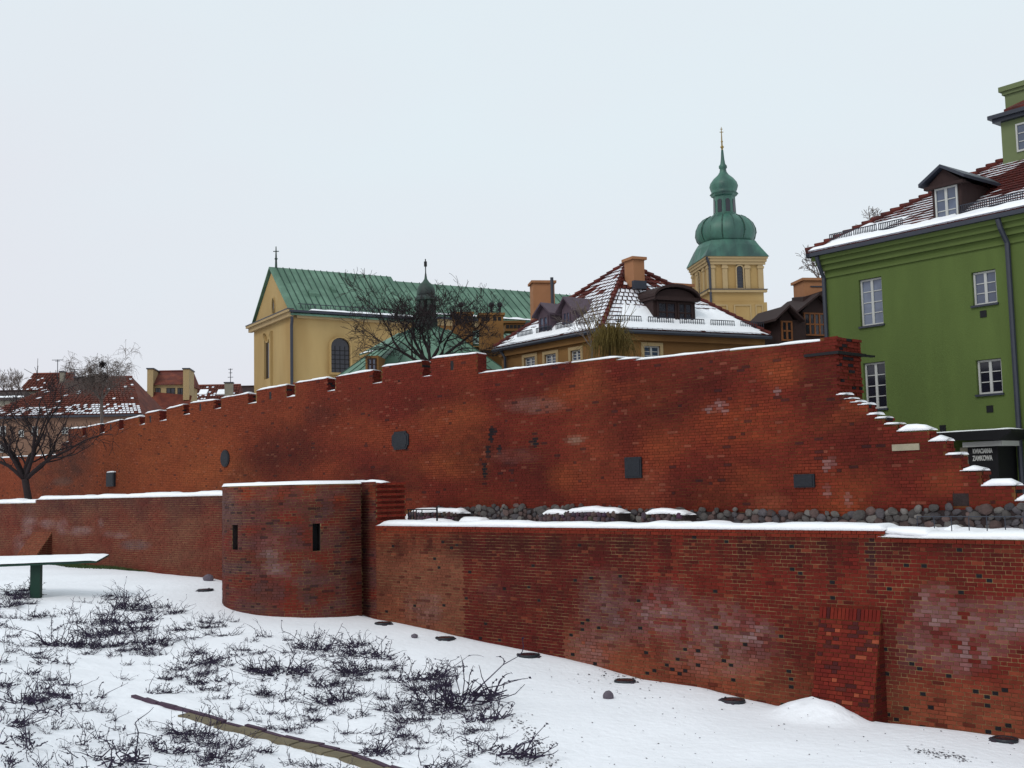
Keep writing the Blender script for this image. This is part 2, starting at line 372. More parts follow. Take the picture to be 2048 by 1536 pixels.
def col_far(s, z, hdr, mf):
    px, py = proj(mf(s, z, 0)); c = mixc(A(130,74,56), A(128,52,38), max(0, min(1, .5+N(px*.015, py*.03, 5))))
    c = mixc(c, A(70,42,44), max(0, min(.6, (1050-py)/60*.6+.4*N(px*.03, py*.03, 8))))
    for b, k in blobs(px, py, [(60,1060,16,40,WHITE,.6),(100,1048,20,10,WHITE,.6),(125,1055,12,18,WHITE,.6),(160,1062,30,10,WHITE,.5),(235,1068,25,9,WHITE,.5),(202,1050,5,14,WHITE,.5),(40,1090,14,20,WHITE,.5),(270,1090,30,10,A(120,110,116),.5)]): c = mixc(c, b, k)
    e = 1+rnd.uniform(-.14, .14)+.08*N(z*23., 3); return tuple(x*e for x in c)
UBL = [(300,900,120,90,A(168,84,42),.5),(440,960,70,60,A(172,92,48),.55),(900,850,70,45,A(172,82,42),.6),(900,930,70,30,A(176,88,44),.6),(690,850,60,40,A(160,72,36),.4),
       (1190,900,60,140,A(164,74,44),.5),(1290,985,60,50,A(168,84,56),.5),(1480,850,110,60,A(166,70,34),.6),(1640,960,60,60,A(158,66,34),.4),(1420,700,120,50,A(130,60,44),.3),
       (1180,760,30,50,A(166,82,46),.5),(1540,1010,40,25,A(172,88,58),.6),(1240,810,70,80,DK,.5),(960,900,60,60,DK,.6),(1420,980,90,50,DK,.6),(1640,770,50,60,DK,.7),(1330,800,60,60,DK,.5),
       (1700,880,60,70,DK,.45),(1760,930,70,60,DK,.3),(560,900,90,60,DK,.5),(760,960,90,40,DK,.6),(640,830,30,20,SOOT,.35),(1850,900,90,40,DK,.35),
       (1070,810,60,16,A(150,110,100),.5),(1440,808,12,9,WHITE,.9),(1418,820,10,7,WHITE,.9),(1448,822,8,5,WHITE,1.),(1555,783,10,7,WHITE,.8),(1660,925,9,12,WHITE,.8),(1650,938,7,6,WHITE,.8),
       (1692,1000,6,20,WHITE,.9),(1655,980,8,12,WHITE,.6),(1150,880,18,8,A(170,140,120),.6),(985,862,6,9,SOOT,1.8),(982,877,6,7,SOOT,1.8),(978,905,5,12,SOOT,1.8),(972,940,4,16,SOOT,1.8),(1000,898,5,9,SOOT,1.8),
       (1068,886,6,10,SOOT,1.8),(1040,900,18,7,SOOT,.5),(1020,925,16,8,SOOT,.4),(1560,755,5,5,SOOT,1.),(1512,809,3,3,SOOT,1.),(125,963,20,9,A(150,130,120),.5),(1030,912,50,14,A(150,90,80),.35),
       (150,900,40,60,A(78,48,40),.7),(110,960,70,60,A(84,48,38),.6)]
def col_up(s, z, hdr, mf):
    px, py = proj(mf(s, z, 0)); k = max(0, min(1, (760-px)/420))
    c = mixc(A(126,42,28), A(150,70,38), k)
    c = mixc(c, DK, max(0, min(.7, 1.1*N(px*.006, py*.009, 3)+.35*N(px*.02, py*.03, 6))))
    c = mixc(c, OR, max(0, min(.7, 1.2*N(px*.008, py*.012, 13))))
    for b, kk in blobs(px, py, UBL): c = mixc(c, b, kk)
    r = rnd.random()
    if r < .015: c = mixc(c, SOOT, .6)
    elif r > .975: c = mixc(c, A(178,110,86), .3)
    e = 1+rnd.uniform(-.14, .14)+.08*N(z*23., 3); return tuple(x*e for x in c)
# ---------------------------------------------------------------- snow
def snow_strip(mb, pts, side, wid, h, seed=0, k=7, taper=.25):
    pts = [V(p) for p in pts]; q = [pts[0]]
    for a, b in zip(pts, pts[1:]):
        n_ = max(1, int((b-a).length/.22)); q += [a.lerp(b, (i+1)/n_) for i in range(n_)]
    tot = sum((b-a).length for a, b in zip(q, q[1:])) or 1; acc = 0; rows = []
    for i, p in enumerate(q):
        if i: acc += (q[i]-q[i-1]).length
        e = min(1, (min(acc, tot-acc)+.03)/taper); e = math.sqrt(e)
        hh = h*e*(1+.5*N(p.x*.9, p.y*.9, seed)+.2*N(p.x*5, p.y*5, seed+p.z)); row = []
        for j in range(k):
            u = -1+2*j/(k-1); zz = hh*(1-abs(u)**3.)**.6
            row.append(p+side*(u*wid/2*(1+.04*N(p.x*4, p.y*4, seed+9)))+V((0,0,max(zz, .0)-.012)))
        rows.append(row)
    vs_ = [v for r in rows for v in r]; fs = []
    for i in range(len(rows)-1):
        for j in range(k-1): fs.append((i*k+j, i*k+j+1, (i+1)*k+j+1, (i+1)*k+j))
        fs.append((i*k, (i+1)*k, (i+1)*k+k-1, i*k+k-1))
    fs.append(tuple(range(k))); fs.append(tuple((len(rows)-1)*k+j for j in range(k-1,-1,-1)))
    mb.add(vs_, fs)
def snow_part(parent, pts, side, wid, h, seed=0, name='snow_cap', taper=.25):
    mb = MB(); snow_strip(mb, pts, side, wid, h, seed, taper=taper); return mb.build(name, M['snow'], parent, smooth=True)
# ---------------------------------------------------------------- lower outer wall
ZL = LW.hit(1400, 1057)[1]; ZL2 = LW.hit(1900, 1076)[1]
sSt = LW.hit(1765, 1060)[0]; s755 = LW.hit(752, 1060)[0]; s712 = LW.hit(712, 1100)[0]; sEnd = LW.hit(2048, 1200)[0]+7
s442 = LW.hit(440, 1050)[0]; s72 = LW.hit(72, 1050)[0]; sFar = LW.hit(-160, 1050)[0]
ZT = LW.hit(735, 966)[1]; ZF = LW.hit(250, 995)[1]; ZF2 = LW.hit(35, 1006)[1]
low = thing('outer_wall', LW.p(LW.hit(1400,1300)[0], ground(*LW.p(LW.hit(1400,1300)[0],0).xy, False)), 'low red brick outer wall with thick snow along its level top, ending at the half-round tower', 'wall')
def lowmap(s, z, o): return LW.p(s, z, o)
# battered pier against the wall
bs0, bs1 = LW.hit(1646, 1300)[0], LW.hit(1768, 1300)[0]; bzt = LW.hit(1700, 1216)[1]; bzb = -5.6; BP = .75
def pmap(s, z, o): return LW.p(s, z, o+BP*max(0, (bzt-z)/(bzt-bzb))+.03)
def col_pier(s, z, hdr, mf):
    c = mixc(A(122,34,24), A(160,62,36), max(0, N(s*3, z*5, 2))); r = rnd.random()
    if r < .06: c = A(172,82,54)
    elif r < .2: c = mixc(c, SOOT, .6)
    e = 1+rnd.uniform(-.14, .14)+.08*N(z*23., 3); return tuple(x*e for x in c)
def in_low(s, z):
    return z < (ZL if s < sSt else ZL2)
v0 = -5.9
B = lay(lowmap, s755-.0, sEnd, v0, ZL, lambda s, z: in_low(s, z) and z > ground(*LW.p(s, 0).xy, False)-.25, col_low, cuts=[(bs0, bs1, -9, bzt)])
B = [(q[0], q[1], q[2], q[3], q[4], q[5]+.028, mixc(q[6], A(150,52,32), .5)) if q[3] > (ZL if q[1] < sSt else ZL2)-.2 else q for q in B]
B += lay(pmap, bs0, bs1, v0, bzt-.28, lambda s, z: z > ground(*LW.p(s, 0, .5).xy, False)-.2, col_pier)
n_ = int((bs1-bs0)/.095)
for i in range(n_):
    a = bs0+i*(bs1-bs0)/n_; B.append((pmap, a, a+.08, bzt-.27, bzt-.01, 0, col_pier(a, bzt, 0, None)))
def pside(q, z, o): return LW.p(bs1+o, z, q)
z = v0
while z < bzt-.3:
    d = BP*(bzt-z)/(bzt-bzb)
    if d > .06:
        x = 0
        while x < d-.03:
            e = min(d, x+.26); B.append((pside, x, e-.012, z, z+.076, 0, mixc(col_pier(x, z, 0, None), DK, .5))); x += .26  # side bricks mixed darker than the front: the pier's shaded flank painted in
    z += .09
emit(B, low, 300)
mb = MB()
LW.box(mb, s755, sSt, -7, ZL-.01, -1.0, 0.0); LW.box(mb, sSt, sEnd, -7, ZL2-.01, -1.0, 0.0)
mb.build('mortar_core', M['mortar'], low)
mb = MB(); mb.add([LW.p(bs0,bzb,0), LW.p(bs1,bzb,0), LW.p(bs1,bzt,0), LW.p(bs0,bzt,0), LW.p(bs0,bzb,BP+.025), LW.p(bs1,bzb,BP+.025), LW.p(bs1,bzt,.025), LW.p(bs0,bzt,.025)], [(4,5,6,7),(0,4,7,3),(1,2,6,5),(3,7,6,2)]); mb.build('pier_core', M['mortar_up'], low)
snow_part(low, [LW.p(s755+.05, ZL, -.5), LW.p(sSt+.05, ZL, -.5)], LW.m, 1.12, .15, 1)
snow_part(low, [LW.p(sSt-.1, ZL2+.02, -.5), LW.p(sSt+.9, ZL2, -.5), LW.p(sEnd, ZL2, -.5)], LW.m, 1.12, .15, 2)
mb = MB(); snow_strip(mb, [LW.p(sSt-.25, ZL-.02, -.5), LW.p(sSt+1.1, ZL2+.02, -.5)], LW.m, 1.0, .14, 4); mb.build('snow_drift', M['snow'], low, smooth=True)
# ---------------------------------------------------------------- half-round tower with the toothed stub of taller wall
TC = V((-7.4, 40.7, 0)); TR = 2.8
tw = thing('wall_tower', (TC.x, TC.y, ground(TC.x, TC.y, False)), 'half-round red brick wall tower with two dark arrow slits and a snow cap', 'tower')
def tmap(s, z, o): a = s/TR; return TC+V((math.cos(a), math.sin(a), 0))*(TR+o)+V((0,0,z))
def cyl_hit(px, py):
    r = ray(px, py); d = V((r.x, r.y, 0)); a = d.dot(d); b = -2*d.dot(TC); c = TC.dot(TC)-TR*TR
    k = (-b-math.sqrt(max(0, b*b-4*a*c)))/(2*a); q = r*k; an = math.atan2(q.y-TC.y, q.x-TC.x) % (2*math.pi)
    return an*TR, q.z
slits = []
for x0, x1, y0, y1 in ((465,476,1048,1101), (625,641,1047,1102)):
    a, b = cyl_hit(x0, y0)[0], cyl_hit(x1, y1)[0]; slits.append((a, b, cyl_hit((x0+x1)/2, y1)[1], cyl_hit((x0+x1)/2, y0)[1]))
def in_t(s, z): return z < ZT
ta0, ta1 = math.radians(120)*TR, math.radians(322)*TR
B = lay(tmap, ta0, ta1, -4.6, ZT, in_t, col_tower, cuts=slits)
B += lay(lowmap, s712-1.5, s755, -4.6, ZT, lambda s, z: (LW.p(s,0)-TC).length > TR-.4, col_tower)
def tooth(q, z, o): return LW.p(s755+o, z, -q)
z, i = ZL, 0
while z < ZT-.02:
    out = .07 if i % 2 else 0
    for k in range(6): B.append((tooth, k*.21, k*.21+.2, z, z+.078, .02+out, mixc(A(150,52,34), A(96,30,26), rnd.random()*.5+(0 if out else .3))))
    z += .09; i += 1
emit(B, tw, 300)
mb = MB(); acuts = sorted({ta0, ta1, *[s[0] for s in slits], *[s[1] for s in slits], *rng(ta0, ta1, .3)}); sc, sd_ = slits[0][2:], slits[1][2:]
zc = sorted({-6., ZT-.01, *sc, *sd_})
for a, b in zip(acuts, acuts[1:]):
    for c, d in zip(zc, zc[1:]):
        if any(q[0] <= (a+b)/2 <= q[1] and q[2] <= (c+d)/2 <= q[3] for q in slits): continue
        mb.add([tmap(a,c,0), tmap(b,c,0), tmap(b,d,0), tmap(a,d,0)], [(0,1,2,3)])
mb.add([tmap(a, ZT-.01, 0) for a in acuts], [tuple(range(len(acuts)))])
LW.box(mb, s712-.9, s755, -6, ZT-.01, -1.3, -.002)
mb.build('mortar_core', M['mortar'], tw)
for a, b, c, d in slits:
    mb = MB()
    for (x0,y0),(x1,y1) in (((a,c),(b,c)),((b,c),(b,d)),((b,d),(a,d)),((a,d),(a,c))): mb.add([tmap(x0,y0,.0), tmap(x1,y1,.0), tmap(x1,y1,-.55), tmap(x0,y0,-.55)], [(0,1,2,3)])
    mb.build('slit_reveal', M['rubble'], tw)  # reveals coloured dark to paint in the shade inside the slit
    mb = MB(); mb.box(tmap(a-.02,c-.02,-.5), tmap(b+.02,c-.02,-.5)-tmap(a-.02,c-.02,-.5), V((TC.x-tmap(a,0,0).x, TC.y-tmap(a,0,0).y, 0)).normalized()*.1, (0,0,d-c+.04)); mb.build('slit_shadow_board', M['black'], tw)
snow_part(tw, [tmap(a, ZT, -.5) for a in rng(ta0+.3, ta1-1.2, .35)]+[LW.p(s712+.1, ZT, -.45), LW.p(s755+.02, ZT, -.5)], V((-.2,-.95,0)).normalized(), 1.0, .1, 5)
mb = MB()
for i, a in enumerate(acuts): mb.v.append(tuple(tmap(a, ZT+.02+.07*min(1, .3+i*.2), -.04-.02*N(a*2, 1))))
mb.v.append(tuple(TC+V((0,0,ZT+.14)))); q = len(mb.v)-1
mb.f = [(i, i+1, q) for i in range(len(acuts)-1)]; n0 = len(mb.v)
mb.v += [tuple(tmap(a, ZT-.01, .03)) for a in acuts]; mb.f += [(n0+i, n0+i+1, i+1, i) for i in range(len(acuts)-1)]; mb.c = [None]
mb.build('snow_cap', M['snow'], tw, smooth=True)
# ---------------------------------------------------------------- far stretch of outer wall
fw = thing('outer_wall', LW.p((s442+s72)/2, ground(*LW.p((s442+s72)/2, 0).xy, False)), 'far stretch of red brick outer wall beyond the half-round tower, with white salt stains and a sloping buttress', 'wall')
sJ = LW.hit(455, 1050)[0]+3.5
B = lay(lowmap, sFar, sJ, -3.9, ZF, lambda s, z: z < (ZF if s > s72 else ZF2), col_far)
f0, f1 = LW.hit(66, 1090)[0], LW.hit(104, 1090)[0]; fz = LW.hit(85, 1066)[1]; fb = -3.5
def fmap(s, z, o): return LW.p(s, z, o+1.3*max(0, (fz-z)/(fz-fb))+.03)
def col_but(s, z, hdr, mf): e = rnd.uniform(.8, 1.2); return tuple(x*e for x in A(142,74,50))
B += lay(fmap, f0, f1, fb, fz, lambda s, z: True, col_but)
def fside(q, z, o): return LW.p(f1+o, z, q)
z = fb
while z < fz-.1:
    d = 1.3*(fz-z)/(fz-fb); x = 0
    while x < d-.03: B.append((fside, x, min(d, x+.26)-.012, z, z+.076, 0, A(98,44,34))); x += .26  # buttress side gets a darker brick colour, standing in for its shade
    z += .09
emit(B, fw, 300)
mb = MB(); LW.box(mb, s72, sJ, -5, ZF-.01, -1., 0); LW.box(mb, sFar, s72, -5, ZF2-.01, -1., 0)
mb.add([LW.p(f0,fb,0), LW.p(f1,fb,0), LW.p(f1,fz,0), LW.p(f0,fz,0), LW.p(f0,fb,1.32), LW.p(f1,fb,1.32), LW.p(f1,fz,.02), LW.p(f0,fz,.02)], [(4,5,6,7),(0,4,7,3),(1,2,6,5)])
mb.build('mortar_core', M['mortar'], fw)
snow_part(fw, [LW.p(s72+.05, ZF, -.5), LW.p(sJ-.5, ZF, -.5)], LW.m, 1.12, .17, 6); snow_part(fw, [LW.p(sFar, ZF2, -.5), LW.p(s72-.05, ZF2, -.5)], LW.m, 1.12, .2, 7)
# ---------------------------------------------------------------- upper wall
uw = thing('city_wall', UW.p(UW.hit(1100,1030)[0], TZ), 'tall red brick city wall with stepped battlements and a ruined stair-like end beside the green house', 'wall')
segs = []                                    # (s0, z0, s1, z1, merlon) along the top of the brickwork
def seg(x0, y0, x1, y1, kind=0):
    a, b = UW.hit(x0, y0), UW.hit(x1, y1); segs.append([a[0], a[1], b[0], b[1], kind])
seg(-120,922,112,909); seg(112,901,124,900); seg(124,885,137,883)
mer = [(137,857,165,855),(173,853,200,848),(210,846,239,840),(248,839,279,832),(290,826,319,820),(333,817,366,809),(380,805,429,799),(442,795,496,786),(513,780,573,769),(590,765,654,755),(672,752,745,740),(764,732,844,721),(864,715,955,705)]
cre = [(911,909),(885,882),(855,852),(820,817),(787+0,783),(0,0),(0,0),(0,0)]
cy_ = [872,866,858,849,841,829,817,806,793,781,766,752]
for i, (x0, y0, x1, y1) in enumerate(mer):
    seg(x0, y0, x1, y1, 1)
    if i < 12: seg(x1, cy_[i], mer[i+1][0], cy_[i]-2, 2)
seg(955,745,1232,713); seg(1232,718,1266,715); seg(1266,719,1640,680); seg(1640,673,1669,671)
st = [(1676,789),(1690,797),(1702,804),(1717,809),(1735,829),(1752,836),(1770,848),(1795,862),(1858,882),(1892,909),(1920,941),(1963,971),(2030,1001),(2100,1012),(2300,1012)]
for (x0, y0), (x1, y1) in zip(st, st[1:]):
    a, b = UW.hit(x0, y0), UW.hit(x1, y0); segs.append([a[0], a[1], b[0], a[1], 3])
for i in range(1, len(segs)): segs[i][0] = segs[i-1][2]
def ztop(s):
    for a, b, c, d, k in segs:
        if a <= s <= c: return b+(d-b)*(s-a)/max(1e-6, c-a)
    return -9
def upmap(s, z, o): return UW.p(s, z, o)
FZ = [(UW.hit(x, y)[0], UW.hit(x, y)[1]) for x, y in ((870,1018),(1080,1014),(1500,1023),(1690,1030),(1760,1022),(1900,1017),(2048,1012))]
def zfoot(s): return interp(FZ, s)
slots = [(UW.hit(x, y0)[0], UW.hit(x, y1)[1], UW.hit(x, y0)[1]) for x, y0, y1 in ((401,808,822),(541,783,798),(904,722,740),(301,830,845),(222,847,860))]
nich = (*[UW.hit(x, 1000)[0] for x in (1906,1938)], UW.hit(1920,1012)[1], UW.hit(1920,984)[1])
def in_up(s, z):
    if z > ztop(s)-.03 or z < zfoot(s)-.05: return False
    return True
B = lay(upmap, segs[0][0], segs[-1][2], -1.4, 5.4, in_up, col_up, p=.092, L=.29, H=.14, cuts=[nich]+[(a-.09, a+.09, b, c) for a, b, c in slots])
TH = 1.35; MT = .45
for i, (a, b, c, d, k) in enumerate(segs[:-1]):
    nx = segs[i+1]; drop = d-nx[1]
    if drop > .12:
        th = MT if k == 1 else (.42 if k == 3 else TH)
        def emap(q, z, o, s=c): return UW.p(s+o, z, -q)
        z, r = nx[1], 0
        while z < d-.06:
            x = 0.; q0 = .07 if (r % 2 and k != 1) else 0
            while x < th-.05:
                e = min(th, x+(.29 if r % 2 else .2)); v = mixc(A(128,44,30), DK, .35+.4*rnd.random() if k == 1 else .3*rnd.random())  # merlon ends mixed darker, painting shade into the notches
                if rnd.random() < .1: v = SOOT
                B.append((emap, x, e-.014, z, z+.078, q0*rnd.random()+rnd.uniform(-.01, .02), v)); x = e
            z += .092; r += 1
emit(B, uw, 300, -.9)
mb = MB()
for a, b, c, d, k in segs:
    if k == 1:
        zc_ = min(x[1] for x in segs if x[4] == 2 and abs(x[0]-c) < 4 or x[4] == 2 and abs(x[2]-a) < 4)
        UW.poly(mb, [(a, zc_), (c, zc_), (c, d-.04), (a, b-.04)], -MT, 0); UW.poly(mb, [(a, -3), (c, -3), (c, zc_), (a, zc_)], -TH, 0)
    else: UW.poly(mb, [(a, -3), (c, -3), (c, d-.04), (a, b-.04)], -.42 if k == 3 else -TH, 0)
mb.build('mortar_core', M['mortar_up'], uw)
for i, (a, b, c) in enumerate(slots):
    mb = MB(); UW.box(mb, a-.09, a+.09, b, c, .001, .004); mb.build('slot', M['black'], uw)
mb = MB(); UW.box(mb, nich[0], nich[1], nich[2], nich[3], .001, .004); mb.build('niche_back', M['rubble'], uw)
for i, (a, b, c, d, k) in enumerate(segs):
    if k == 3:
        snow_part(uw, [UW.p(a-.02, b, -.2), UW.p(c+.03, b, -.2)], UW.m, .5, .18 if c-a > .4 else .16, i, taper=.22)
    elif k == 1: snow_part(uw, [UW.p(a+.05, b-.02, -MT/2), UW.p(c-.02, d-.02, -MT/2)], UW.m, MT+.1, .10, i, taper=.1)
    elif k == 2: snow_part(uw, [UW.p(a+.01, b-.02, -.6), UW.p(c-.01, d-.02, -.6)], UW.m, 1.25, .10, i, taper=.08)
    elif i < len(segs)-15: snow_part(uw, [UW.p(a+.03, b-.02, -TH/2), UW.p(c, d-.02, -TH/2)], UW.m, TH+.06, .10, i, taper=.1)
# iron flashing bar under the ruined top
mb = MB(); fs, fz_ = UW.hit(1672, 706)
UW.box(mb, fs-1.0, fs+.12, fz_-.03, fz_+.05, -TH-.1, .09); UW.box(mb, fs+.0, fs+.14, fz_-.02, fz_+.03, -TH-.55, -TH-.1); mb.build('ledge_flashing', M['black'], uw)
# field stones of the footing: each its own stone
def stone_mesh(seed, k=1.):
    bm = bmesh.new(); bmesh.ops.create_icosphere(bm, subdivisions=2, radius=1)
    for v in bm.verts:
        c = v.co; f = 1+.28*N(c.x*1.1+seed*3.1, c.y*1.1, c.z*1.1)+.1*N(c.x*3, c.y*3+seed, c.z*3); v.co = V((c.x*f, c.y*f*.8, c.z*f))
    me = bpy.data.meshes.new('stone'); bm.to_mesh(me); bm.free(); me.materials.append(M['stone']); return me
SM = [stone_mesh(i) for i in range(9)]
mb = MB(); s0, s1 = UW.hit(868, 1030)[0], UW.hit(2075, 1030)[0]
ss = rng(s0, s1, .4)
for a, b in zip(ss, ss[1:]): UW.poly(mb, [(a,-2.2),(b,-2.2),(b,zfoot(b)-.04),(a,zfoot(a)-.04)], 0, .1)
mb.build('footing_core', M['rubble'], uw)
s = s1; cnt = 0; rest = MB()
while s > s0:
    z = TZ-.05; top = zfoot(s)
    while z < top:
        r = rnd.choice((rnd.uniform(.07,.1), rnd.uniform(.09,.14), rnd.uniform(.11,.18))); z2 = z+r*.8
        if z2+r*.5 < top+.12:
            loc = UW.p(s+rnd.uniform(-.08, .08), z2, .1); scl = (r*rnd.uniform(.9,1.35), r*.8, r*rnd.uniform(.75,1.)); rot = (rnd.uniform(-.5,.5), rnd.uniform(-.5,.5), math.atan2(UW.t.y, UW.t.x)+rnd.uniform(-.4,.4)); me = SM[rnd.randrange(9)]; kk = rnd.uniform(.45,.95)
            if cnt < 298:
                o = bpy.data.objects.new('stone', me); COL.objects.link(o); o.parent = uw; o.matrix_parent_inverse = Matrix.Translation(-BASE[uw.name]); cnt += 1
                o.color = (*[x*kk for x in rnd.choice((A(118,112,110),A(104,98,102),A(122,100,96),A(138,132,128)))], 1); o.location = loc; o.scale = scl; o.rotation_euler = rot
            else:
                from mathutils import Euler
                mt = Matrix.LocRotScale(loc, Euler(rot), V(scl)); rest.add([mt @ v.co for v in me.vertices], [tuple(q.vertices) for q in me.polygons], tuple(x*kk for x in A(112,104,104)))
        z += r*1.5
    s -= rnd.uniform(.2, .3)
if rest.v: rest.build('stone_footing', M['brick'], uw, kind='stuff')
# ---------------------------------------------------------------- plaques on the upper wall
def plaque(name, x0, x1, y0, y1, label, shape='rect', m_='plaque', d=.06, snow=False):
    a0, z0 = UW.hit(x0, (y0+y1)/2)[0], UW.hit((x0+x1)/2, y1)[1]; a1, z1 = UW.hit(x1, (y0+y1)/2)[0], UW.hit((x0+x1)/2, y0)[1]
    c = ((a0+a1)/2, (z0+z1)/2); hw, hh = (a1-a0)/2, (z1-z0)/2
    if shape == 'oval': pts = [(c[0]+hw*math.cos(t), c[1]+hh*math.sin(t)) for t in rng(0, 2*math.pi*.96, .26)]
    elif shape == 'cut':
        k = .14*hw*2; pts = [(a0+k,z0),(a1-k,z0),(a1-k*.5,z0+k),(a1,z0+k),(a1,z1-k),(a1-k,z1-k*.4),(a1-k,z1),(a0+k,z1),(a0+k,z1-k*.4),(a0,z1-k),(a0,z0+k),(a0+k*.5,z0+k)]
    else: pts = [(a0,z0),(a1,z0),(a1,z1),(a0,z1)]
    root = thing(name, UW.p(c[0], z0, .02), label, 'plaque')
    mb = MB(); UW.poly(mb, pts, -.02, .01+d); mb.build('slab', M[m_], root)
    if m_ == 'plaque':
        mb = MB(); inner = [(c[0]+(p-c[0])*.82, c[1]+(q-c[1])*.82) for p, q in pts]; UW.poly(mb, inner, d, d+.025); mb.build('raised_panel', M[m_], root)
    if snow: snow_part(root, [UW.p(a0, z1, .05), UW.p(a1, z1, .05)], UW.m, .16, .1, 3, taper=.05)
    return root
plaque('memorial_plaque', 786,819,863,899, 'dark square plaque with notched corners on the city wall', 'cut')
plaque('memorial_plaque', 443,460,900,934, 'dark oval plaque on the city wall', 'oval')
plaque('memorial_plaque', 1252,1285,914,956, 'dark upright rectangular plaque low on the city wall', 'rect')
plaque('memorial_plaque', 1590,1631,948,975, 'dark wide rectangular plaque low on the city wall near its ruined end', 'rect')
plaque('memorial_plaque', 217,232,945,973, 'dark plaque with snow on its top edge hung between oval plaque and bare tree', 'rect', d=.14, snow=True)
plaque('stone_tablet', 1786,1840,888,901, 'pale stone strip set in the city wall under its snowy steps', 'rect', 'whitestone', .05)
# ================================================================ BUILDINGS
def part(name, m_, parent, fn, smooth=False):
    mb = MB(); fn(mb); return mb.build(name, M[m_], parent, smooth)
def window(parent, F, s0, s1, z0, z1, o, cols, rows, fm='white', gm='glass', fw=.06, bar=.028, sill=None, mid=.09, name='window'):
    mb = MB(); d = .06
    F.box(mb, s0, s0+fw, z0, z1, o-d, o); F.box(mb, s1-fw, s1, z0, z1, o-d, o); F.box(mb, s0+fw, s1-fw, z0, z0+fw, o-d, o); F.box(mb, s0+fw, s1-fw, z1-fw, z1, o-d, o)
    xs = [s0+fw+(s1-s0-2*fw)*i/cols for i in range(cols+1)]; zs = [z0+fw+(z1-z0-2*fw)*i/rows for i in range(rows+1)]
    for i, x in enumerate(xs[1:-1]):
        b = mid if (cols == 2) else bar; F.box(mb, x-b/2, x+b/2, z0+fw, z1-fw, o-d+.004, o-.004)
    for z in zs[1:-1]:
        for x0, x1 in zip(xs, xs[1:]): F.box(mb, x0+mid*.3, x1-mid*.3, z-bar/2, z+bar/2, o-d+.012, o-.012)
    w_ = mb.build(name, M[fm], parent)
    if parent.name in BASE: BASE[w_.name] = BASE[parent.name]*0
    for x0, x1 in zip(xs, xs[1:]):
        for za, zb in zip(zs, zs[1:]):
            mb = MB(); F.box(mb, x0, x1, za, zb, o-d+.008, o-d+.02); mb.build('pane', M[gm], w_)
    if sill: mb = MB(); F.box(mb, s0-.06, s1+.06, z0-.07, z0-.005, o-d, sill); mb.build('sill', M['metal'], w_)
    return w_
def rect(F, x0, x1, y0, y1, o=0):
    xm, ym = (x0+x1)/2, (y0+y1)/2
    return (F.hit(x0, ym, o)[0], F.hit(x1, ym, o)[0], F.hit(xm, y1, o)[1], F.hit(xm, y0, o)[1])
def arch_pts(s0, s1, z0, z1, rise=None, n=8):
    c, h = (s0+s1)/2, (s1-s0)/2; r = h if rise is None else rise
    return [(s0,z0),(s1,z0)]+[(c+h*math.cos(math.pi*i/n), z1-r+r*math.sin(math.pi*i/n)) for i in range(n+1)]
GZ = -1.0                                     # town level
# ---------------------------------------------------------------- church
cc = at(583, 640, 95); CH = Frame(cc.xy, (.86, .51)); CG = Frame(cc.xy, (-.51, .86))
W_ = CG.hit(508, 700)[0]; ze = CH.hit(600, 622)[1]; SL = CH.hit(826, 640)[0]
rp = CG.p(W_/2, 0); r0 = ray(548, 537); zr = r0.z*(rp.y/r0.y)
ch = thing('church', CH.p(0, GZ), 'long yellow plastered church with green copper roof, arched window and plain gable', 'church')
CN = lambda s, q, z: CH.p(s, z, -q)           # q = depth into the church
part('nave_wall', 'yellow', ch, lambda b: (b.prism([CN(0,0,GZ), CN(0,W_,GZ), CN(0,W_,ze), CN(0,W_/2,zr-.25), CN(0,0,ze)], CH.t*SL)))
def slope(name, s0, s1, q0, q1, z0, z1, parent, m_='patina', th=.14):
    mb = MB(); up = V((0,0,th)); mb.prism([CN(s0,q0,z0), CN(s1,q0,z0), CN(s1,q1,z1), CN(s0,q1,z1)], up); return mb.build(name, M[m_], parent)
sl = (zr-ze)/(W_/2)
rf = slope('roof', -.25, SL+.2, -.5, W_/2, ze-.5*sl, zr, ch); slope('roof', -.25, SL+.2, W_+.5, W_/2, ze-.5*sl, zr, ch)
for i in range(19):
    s = .4+i*(SL-.4)/18.5; mb = MB(); a, b = CN(s,-.5,ze-.5*sl+.14), CN(s,W_/2,zr+.14); mb.box(a, CH.t*.06, b-a, (0,0,.07)); mb.build('standing_seam', M['seam'], rf)
part('gable_cornice', 'cream', ch, lambda b: (CG.box(b, -.45, W_+.55, ze-.55, ze-.18, 0, .35), CG.box(b, -.6, W_+.7, ze-.18, ze+.02, 0, .55)))
part('gable_cornice_flashing', 'metal', ch, lambda b: CG.box(b, -.62, W_+.72, ze+.022, ze+.1, 0, .58))
part('eaves_cornice', 'cream', ch, lambda b: (CH.box(b, .37, SL-.2, ze-.62, ze-.22, 0, .3)))
part('gutter', 'metal', ch, lambda b: CH.box(b, -.4, SL+.1, ze-.2, ze-.02, .32, .62))
part('snow_strip', 'snow', ch, lambda b: snow_strip(b, [CN(1.5,-.15,ze+.05), CN(SL-.2,-.15,ze+.05)], CH.m, .75, .16, 3))
def guard(b):
    for i in range(22): CH.box(b, .8+i*.45, .84+i*.45, ze+.25, ze+.62, -.12, -.08)
    CH.box(b, .6, SL-.4, ze+.6, ze+.66, -.12, -.08)
part('snow_guard', 'metal', ch, guard)
part('downpipe', 'metal', ch, lambda b: (b.tube([CH.p(-.1,ze-.2,.4), CH.p(-.05,ze-.9,.25), CH.p(-.05,ze-1.3,.14), CH.p(-.05,GZ,.14)], .13, 6)))
